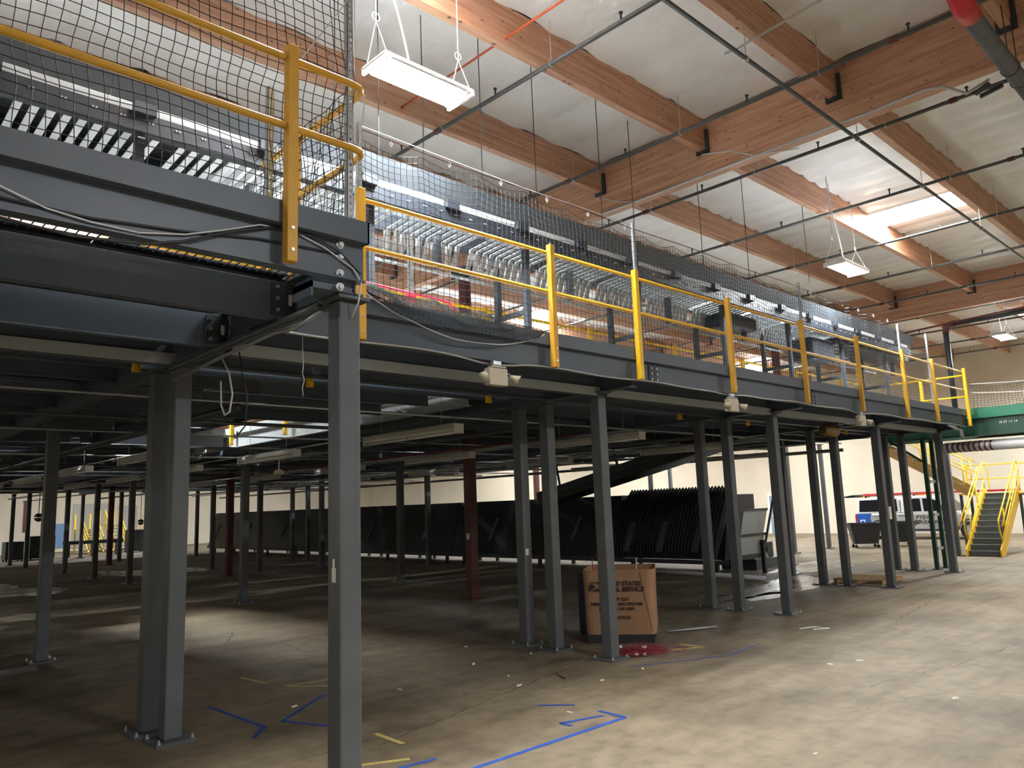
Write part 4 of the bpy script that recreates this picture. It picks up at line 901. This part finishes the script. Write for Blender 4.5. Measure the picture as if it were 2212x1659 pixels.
# inclined conveyor climbing from the machine to the deck
ic = thing('inclined_conveyor', 'dark conveyor belt climbing right from the machine to the deck', 'conveyor', (18, 14, 2.2))
A0, B0 = Vector((18.0, 17.2, 2.25)), Vector((18.0, 10.6, 3.6))
MB().bar(A0, B0, .9, .34).build('belt_bed', 'black_metal', ic)
MB().bar(A0+Vector((-.47, 0, .12)), B0+Vector((-.47, 0, .12)), .04, .22).build('side_rail', 'dark_steel', ic)
MB().bar(A0+Vector((.47, 0, .12)), B0+Vector((.47, 0, .12)), .04, .22).build('side_rail', 'dark_steel', ic)
for t in (.15, .5, .85): p = A0.lerp(B0, t); MB().bar((p.x-.4, p.y, p.z-.1), (p.x-.4, p.y+.3, 3.9), .05, .05).build('hanger', 'dark_steel', ic)

# ================================================================ right end: green bridge, ladder frame, striped pipe
gb = thing('green_bridge', 'green steel conveyor bridge leaving the right end of the mezzanine', 'bridge', (23.2, 3, 3.5))
MB().box(23.2, 23.24, YB+.5, 6.6, 3.98, 4.24).build('upper_girder', 'green_paint', gb); MB().box(23.14, 23.3, YB+.5, 6.6, 3.965, 3.98).build('flange', 'green_paint', gb)
MB().box(23.22, 23.26, YB+.5, 9.0, 3.5, 3.96).box(23.12, 23.36, YB+.5, 9.0, 3.5, 3.52).build('lower_girder', 'green_dark', gb); MB().box(24.5, 24.54, YB+.5, 9.0, 3.5, 4.24).build('rear_girder', 'green_dark', gb)
MB().box(23.24, 24.5, YB+.5, 6.6, 3.9, 3.93).build('bridge_deck', 'dark_steel', gb)
text('10 27 11 14', .09, (23.205, 5.72, 3.78), (PI/2, 0, -PI/2), 'paper', gb, 'stencil_lettering')
bn = thing('bridge_net', 'grey netting strung above the green bridge at the right', 'net', (23.2, 3, 4.25))
def PB(i, j):
    a, b_ = sway(i, j, .012); return (23.22, 6.3-.08*i+a, 4.24+(.62-.1*math.sin(PI*min(1, i/26)))*j/9+b_)
net_mesh(110, 9, PB, .0045, 'mesh', 'cable_dark', bn)
for dz, sg_ in ((.66, .09), (.42, .12)): MB().tube([(23.2, 6.25-3.3*t, 4.24+dz-sg_*math.sin(PI*t)) for t in np.linspace(0, 1, 14)], .012, 5).build('rope', 'rope_white', bn)
for y in (3.0, -.3): MB().box(23.2, 23.24, y-.02, y+.02, 4.24, 5.0).build('net_post', 'galv', bn)
sp = thing('striped_pipe', 'large white overhead pipe with red hazard stripes at the right', 'pipe', (23.2, 6, 3.3))
MB().cyl((23.35, 7.1, 3.24), (23.35, YB+.5, 3.24), .14, 18).build('pipe', 'white_paint', sp, True)
for k in range(16): # slanted stripe bands
    y = 7.0-.13*k
    P = [(23.35+.1425*math.cos(a), y-.05*(math.cos(a)), 3.24+.1425*math.sin(a)) for a in np.linspace(PI*.5, PI*1.9, 12)]; Q = [(p[0], p[1]-.055, p[2]) for p in P]
    if k < 9: MB().add(P+Q, [(i, i+1, 13+i, 12+i) for i in range(11)]).build('red_stripe', 'red_iron', sp)
gf = thing('green_ladder_frame', 'dark green ladder-like support frame at the right mezzanine end', 'support frame', (22.98, 7.5, 0))
for x, y in ((22.98, 7.55), (23.5, 7.5)): MB().box(x-.05, x+.05, y-.05, y+.05, .02, 3.5).build('leg', 'green_dark', gf); MB().box(x-.1, x+.1, y-.1, y+.1, 0, .02).build('foot_plate', 'green_dark', gf)
for z in (.55, 1.45, 2.35): MB().box(23.03, 23.45, 7.48, 7.56, z-.04, z+.04).build('rung', 'galv', gf)
MB().bar((22.98, 7.6, 2.9), (22.98, 8.4, 3.5), .05, .05).build('brace', 'green_dark', gf)
cj = thing('conduit_cluster', 'bundle of flexible conduit ends at the right end of the mezzanine edge', 'conduit', (21.9, 6.35, 3.6))
for k in range(5): MB().tube([(21.4, 6.4, 3.72), (21.7+.05*k, 6.34, 3.7-.02*k), (21.95+.05*k, 6.3, 3.62), (22.0+.05*k, 6.3, 3.45-.02*k)], .022, 6).build('hose', 'conduit', cj, True)

# ================================================================ yellow stair
stt = thing('yellow_stair', 'yellow stair with dark grey treads at the right edge', 'stairs', (27.7, 7.7, 0))
NT = 11; rise, run = 1.95/NT, 2.72/NT
for k in range(NT):
    x = 27.7+run*k; z = rise*(k+1)
    MB().box(x, x+run+.03, 7.24, 8.13, z-.03, z).build('tread', 'tread', stt); MB().box(x+.02, x+.03, 7.24, 8.13, z-rise, z-.03).build('riser', 'tread', stt)
for y in (7.2, 8.17):
    s = -1 if y < 7.7 else 1
    MB().prism([(27.62, 0), (27.62, .22), (30.3, 2.12), (30.55, 2.12), (30.55, 1.8), (27.95, 0)], 1, y-.02*s, y+.02*s).build('stringer', 'yellow_bright', stt)
    MB().tube([(27.95, y, .5), (27.75, y, .85), (27.75, y, 1.12), (30.45, y, 3.0), (30.7, y, 3.0)], .024, 8).build('hand_rail', 'yellow_bright', stt, True)
    MB().tube([(27.95, y, .5), (30.45, y, 2.45)], .02, 8).build('mid_rail', 'yellow_bright', stt, True)
    MB().tube([(27.6, y+.12*s, .95), (30.35, y+.12*s, 2.88)], .022, 8).build('grab_rail', 'yellow_bright', stt, True)
    for x in (28.4, 29.4, 30.4): z = (x-27.7)/2.72*1.95; MB().cyl((x, y, z+.1), (x, y, z+.98), .02, 8).build('baluster', 'yellow_bright', stt, True)
MB().box(30.4, 31.6, 7.1, 9.0, 1.9, 1.95).build('landing', 'yellow_bright', stt)
for x, y in ((30.45, 7.15), (31.55, 7.15), (31.55, 8.95), (30.45, 8.95)): MB().box(x-.04, x+.04, y-.04, y+.04, 0, 1.9).build('landing_leg', 'dark_steel', stt)
for z in (2.95, 2.45): MB().tube([(31.55, 9.0, z), (31.55, 7.15, z), (31.55, 4.6, z)], .022, 8).build('landing_rail', 'yellow_bright', stt, True)
for y in (9.0, 7.15, 5.8, 4.6): MB().box(31.52, 31.58, y-.03, y+.03, 1.95, 3.0).build('landing_post', 'yellow_bright', stt)
for y in (8.1, 7.2): MB().tube([(30.7, y, 3.0), (30.75, y, 2.8), (30.75, y, 2.3), (30.7, y, 2.1)], .02, 8).build('rail_return', 'yellow_bright', stt, True)
MB().box(30.4, 31.6, 4.6, 7.1, 1.85, 1.9).build('landing', 'dark_steel', stt)
uf = thing('upper_stair', 'brown upper stair flight rising left behind the yellow stair', 'stairs', (30, 9, 1.95))
for x in (30.1, 31.0):
    MB().prism([(8.6, 1.85), (8.6, 2.15), (11.6, 4.05), (11.6, 3.72)], 0, x-.02, x+.02).build('stringer', 'brown_steel', uf)
    for dz in (.95, .55): MB().cyl((x, 8.5, 2.1+dz), (x, 11.5, 4.0+dz), .02, 8).build('hand_rail', 'yellow_bright', uf, True)
    for y in (8.7, 10.0, 11.3): MB().cyl((x, y, 2.1+(y-8.5)*.63), (x, y, 3.05+(y-8.5)*.63), .02, 8).build('baluster', 'yellow_bright', uf, True)
for k in range(10): y = 8.7+.29*k; MB().box(30.12, 30.98, y, y+.27, 2.1+.19*k, 2.13+.19*k).build('tread', 'tread', uf)

# ================================================================ pickup truck
tk = thing('pickup_truck', 'silver and white pickup truck with roof ladder parked at the far wall', 'truck', (36.9, 12.5, 0))
YR = 15.4; XN, XF = 36.9, 38.85
def side(P, x0, x1, nm, m_, bev=.04): return MB().prism([(YR-d, z) for d, z in P], 0, x0, x1).build(nm, m_, tk, bevel=bev)
side([(0, .5), (0, 1.0), (.04, 1.16), (4.1, 1.16), (4.35, 1.12), (5.55, 1.02), (5.75, .9), (5.8, .5), (5.3, .42), (.2, .42)], XN, XF, 'body', 'silver_car', .06)
side([(.03, 1.16), (.12, 1.78), (.2, 1.86), (1.95, 1.88), (1.98, 1.16)], XN+.05, XF-.05, 'topper', 'white_car', .05)
side([(2.0, 1.16), (2.03, 1.82), (2.25, 1.91), (3.3, 1.9), (3.6, 1.8), (4.3, 1.14)], XN+.06, XF-.06, 'cab', 'white_car', .05)
side([(4.3, 1.1), (4.4, 1.16), (5.5, 1.06), (5.6, .98)], XN+.15, XF-.15, 'hood', 'white_car', .03)
side([(.17, 1.24), (.22, 1.76), (1.86, 1.79), (1.88, 1.24)], XN+.035, XN+.055, 'topper_window', 'car_glass', 0)
side([(2.16, 1.3), (2.2, 1.72), (2.32, 1.78), (2.86, 1.78), (2.88, 1.22), (2.4, 1.22)], XN+.045, XN+.065, 'rear_window', 'car_glass', 0)
side([(2.98, 1.22), (2.96, 1.78), (3.3, 1.77), (3.5, 1.68), (3.98, 1.22)], XN+.045, XN+.065, 'front_window', 'car_glass', 0)
MB().add([(XN+.2, YR-3.68, 1.77), (XF-.2, YR-3.68, 1.77), (XF-.14, YR-4.24, 1.22), (XN+.14, YR-4.24, 1.22)], [(0, 1, 2, 3)]).build('windshield', 'car_glass', tk)
side([(.0, .62), (.0, 1.15), (.72, 1.15), (.66, .95), (.75, .62)], XN-.006, XN+.01, 'blue_panel', 'blue_car', 0)
side([(-.02, .78), (-.02, 1.12), (.06, 1.12), (.06, .78)], XN-.01, XN+.1, 'tail_light', 'tail_red', 0)
MB().box(XN+.05, XF-.05, YR-.0, YR+.09, .45, .6).build('rear_bumper', 'black_plastic', tk, bevel=.02); MB().box(XN+.03, XF-.03, YR-5.93, YR-5.78, .45, .72).build('front_bumper', 'white_car', tk, bevel=.03)
MB().box(XN+.3, XF-.3, YR-5.83, YR-5.77, .72, .98).build('grille', 'black_plastic', tk)
MB().box(XN-.16, XN+.0, YR-3.95, YR-3.85, 1.2, 1.38).build('wing_mirror', 'black_plastic', tk, bevel=.02)
for d in (2.45, 3.5): MB().box(XN-.02, XN+.01, YR-d-.18, YR-d, 1.06, 1.1).build('door_handle', 'bright_metal', tk)
MB().box(XN-.08, XN+.1, YR-4.1, YR-1.7, .36, .42).build('running_board', 'black_plastic', tk)
for d in (1.05, 4.75):
    for xa, xb in ((XN-.01, XN+.27), (XF-.27, XF+.01)):
        wl = MB().cyl((xa, YR-d, .38), (xb, YR-d, .38), .38, 24).build('wheel', 'rubber', tk, True); MB().cyl((xa-.006 if xa < 38 else xb-.0, YR-d, .38), (xa+.02 if xa < 38 else xb+.006, YR-d, .38), .23, 16).build('hub_cap', 'bright_metal', wl)
    MB().tube([(XN-.012, YR-d+.45*math.cos(a), .4+.45*math.sin(a)) for a in np.linspace(0, PI, 13)], .03, 6).build('wheel_arch', 'black_plastic', tk, True)
for d in (.5, 1.6, 2.6): MB().box(XN+.1, XF-.1, YR-d-.03, YR-d+.03, 1.93, 1.97).build('rack_bar', 'black_metal', tk); MB().box(XN+.1, XN+.16, YR-d-.03, YR-d+.03, 1.86, 1.95).build('rack_foot', 'black_metal', tk)
MB().box(XN+.4, XF-.4, YR-2.95, YR-2.6, 1.92, 2.02).build('beacon', 'amber', tk, bevel=.02); MB().box(XN+.15, XN+.5, YR-.5, YR-.35, 1.88, 1.97).build('beacon', 'amber', tk, bevel=.02)
MB().box(XN+.05, XF-.1, YR-.15, YR+.75, 1.87, 1.9).build('raised_tailgate', 'white_car', tk); MB().prism([(YR+.75, 1.9), (YR+.0, 1.9), (YR+.0, 2.03), (YR+.3, 2.0)], 0, XN+.1, XF-.1).build('tailgate_window', 'car_glass', tk)
ld = thing('red_ladder', 'red extension ladder lying on the roof rack of the truck', 'ladder', (XN+.6, 12.4, 1.99))
for x in (XN+.35, XN+.75): MB().box(x-.02, x+.02, YR-6.6, YR-.3, 1.975, 2.06).build('ladder_rail', 'red_paint', ld)
for y in np.arange(YR-6.5, YR-.4, .32): MB().cyl((XN+.35, y, 2.02), (XN+.75, y, 2.02), .016, 6).build('rung', 'galv', ld)
R_ = (PI/2, 0, -PI/2)
text('PYE+', .23, (XN-.004, YR-2.62, .88), R_, 'ink', tk, shear=.25, bold=.004, sx=1.1); text('BARKER', .23, (XN-.004, YR-2.6, .67), R_, 'ink', tk, shear=.25, bold=.004, sx=1.1)
text('706 373.4', .12, (XN-.004, YR-3.1, .52), R_, 'ink', tk, shear=.2)
text('Security', .1, (XN-.004, YR-.85, 1.0), R_, 'ink', tk); text('Security', .1, (XN-.004, YR-1.9, 1.0), R_, 'ink', tk)
side([(3.72, .6), (3.72, .95), (4.0, .95), (4.0, .6)], XN-.004, XN+.01, 'green_decal', 'green_paint', 0)
side([(.2, .66), (.2, .88), (.42, .88), (.42, .66)], XN-.012, XN-.004, 'white_badge', 'white_car', 0); side([(.24, .7), (.24, .84), (.38, .84), (.38, .7)], XN-.016, XN-.01, 'badge_field', 'blue_car', 0)

# ================================================================ black utility carts
def cart(label, cx, cy, rz):
    t = thing('utility_cart', label, 'cart', (cx, cy, 0), 'black utility carts'); t.rotation_euler = (0, 0, rz)
    def rr(hw, hd, z, r=.14):
        P = []
        for ax, ay, a0 in ((hw-r, -hd+r, -90), (hw-r, hd-r, 0), (-hw+r, hd-r, 90), (-hw+r, -hd+r, 180)):
            for q in range(5): a = math.radians(a0+22.5*q); P.append((ax+r*math.cos(a), ay+r*math.sin(a), z))
        return P
    L_ = [rr(.44, .3, .16), rr(.58, .42, .9), rr(.63, .45, .9), rr(.63, .45, .95), rr(.57, .39, .95), rr(.43, .29, .2)]
    vs = [p for l in L_ for p in l]; fs = [(k*20+j, k*20+(j+1) % 20, (k+1)*20+(j+1) % 20, (k+1)*20+j) for k in range(5) for j in range(20)]
    fs += [tuple(reversed(range(20))), tuple(range(100, 120))]
    local(MB().add(vs, fs), 'tub', 'black_plastic', t)
    local(MB().tube([(.58, -.25, .8), (.78, -.25, .97), (.78, .25, .97), (.58, .25, .8)], .02, 8), 'handle', 'black_plastic', t, True)
    for x in (-.4, .4):
        for y in (-.25, .25): local(MB().cyl((x, y-.02, .06), (x, y+.02, .06), .06, 12).box(x-.015, x+.015, y-.03, y+.03, .06, .17), 'caster', 'rubber', t)
cart('black plastic utility cart before the truck, left one', 31.2, 12.75, -.95); cart('black plastic utility cart before the truck, right one', 32.5, 11.95, -.95)

# ================================================================ far left, beyond the deck
def far_stair(label, x, y, h, m_):
    t = thing('work_stair', label, 'stairs', (x, y, 0), 'yellow stairs far back at the left'); n = 8
    for k in range(n): z = h*(k+1)/n; yy = y+.26*k; MB().box(x-.4, x+.4, yy, yy+.24, z-.04, z).build('tread', 'tread', t)
    for s in (-.44, .44):
        MB().bar((x+s, y, .1), (x+s, y+.26*n, h+.1), .05, .16).build('stringer', m_, t)
        for dz in (.55, 1.0): MB().cyl((x+s, y+.1, dz+.1), (x+s, y+.26*n, h+dz), .03, 6).build('hand_rail', m_, t)
        for q in (0, .5, 1): MB().cyl((x+s, y+.1+.26*n*q*.95, h*q+.05), (x+s, y+.1+.26*n*q*.95, h*q+1.05), .03, 6).build('baluster', m_, t)
    MB().box(x-.5, x+.5, y+.26*n, y+.26*n+1.2, h-.06, h).build('landing', m_, t)
    for s in (-.45, .45): MB().box(x+s-.04, x+s+.04, y+.26*n+1.1, y+.26*n+1.18, 0, h+1.0).build('landing_leg', m_, t)
far_stair('yellow work stair far back at the left, left one', 15.6, 55.2, 1.6, 'yellow_bright'); far_stair('pale yellow work stair far back at the left, right one', 17.2, 55.6, 1.8, 'yellow_bright'); far_stair('low yellow work stair far back right of the dark cabinet', 20.2, 56.5, 1.2, 'yellow_paint')
def crate(label, x0, x1, y0, y1, h, m_='black_metal', nm='dark_cabinet'):
    t = thing(nm, label, 'cabinet', (x0, y0, 0)); MB().box(x0, x1, y0, y1, .08, h).build('body', m_, t, bevel=.02)
    MB().box(x0+.03, (x0+x1)/2-.01, y0-.02, y0, .15, h-.08).build('door', m_, t); MB().box((x0+x1)/2+.01, x1-.03, y0-.02, y0, .15, h-.08).build('door', m_, t)
    for x in (x0+.08, x1-.08):
        for y in (y0+.08, y1-.08): MB().box(x-.04, x+.04, y-.04, y+.04, 0, .08).build('foot', 'rubber', t)
crate('dark metal cabinet far back at the left before the lit wall', 17.3, 18.4, 54.2, 55.2, 1.45); crate('large dark container far back near the left edge', 11.3, 12.6, 52.5, 53.7, 1.35); crate('low dark cart load at the far left edge', 10.0, 10.9, 52, 53, 1.1)
for k, (x, z0, z1, w_, m_) in enumerate(((11.6, 2.2, 3.7, .35, 'red_paint'), (13.4, 1.5, 3.7, .3, 'red_iron'), (15.2, .3, 2.0, 1.6, 'tank_blue'), (17.6, .2, 3.4, 2.4, 'wall_grey'), (20.2, .6, 3.2, 1.4, 'wall_grey'))):
    b_ = MB().box(x-w_/2, x+w_/2, YW-.06, YW-.005, z0, z1).build('wall_board', m_); tag(b_, ['red vertical banner on the far left wall, leftmost', 'dark red vertical strip on the far left wall', 'blue grey panel low on the far left wall', 'wide grey panel on the far left wall behind the stairs', 'grey panel on the far left wall, rightmost'][k], 'wall panel')
t = thing('far_conveyor', 'low dark conveyor frame far back at the left', 'conveyor', (14.5, 53, 0))
MB().box(13.2, 16.4, 52.6, 52.7, .75, .95).build('side_rail', 'black_metal', t); MB().box(13.2, 16.4, 53.3, 53.4, .75, .95).build('side_rail', 'black_metal', t)
for x in (13.4, 14.8, 16.2): MB().box(x-.04, x+.04, 52.65, 53.35, 0, .75).build('leg', 'black_metal', t)
for x in np.arange(13.3, 16.4, .3): MB().cyl((x, 52.7, .9), (x, 53.3, .9), .03, 6).build('roller', 'galv', t)
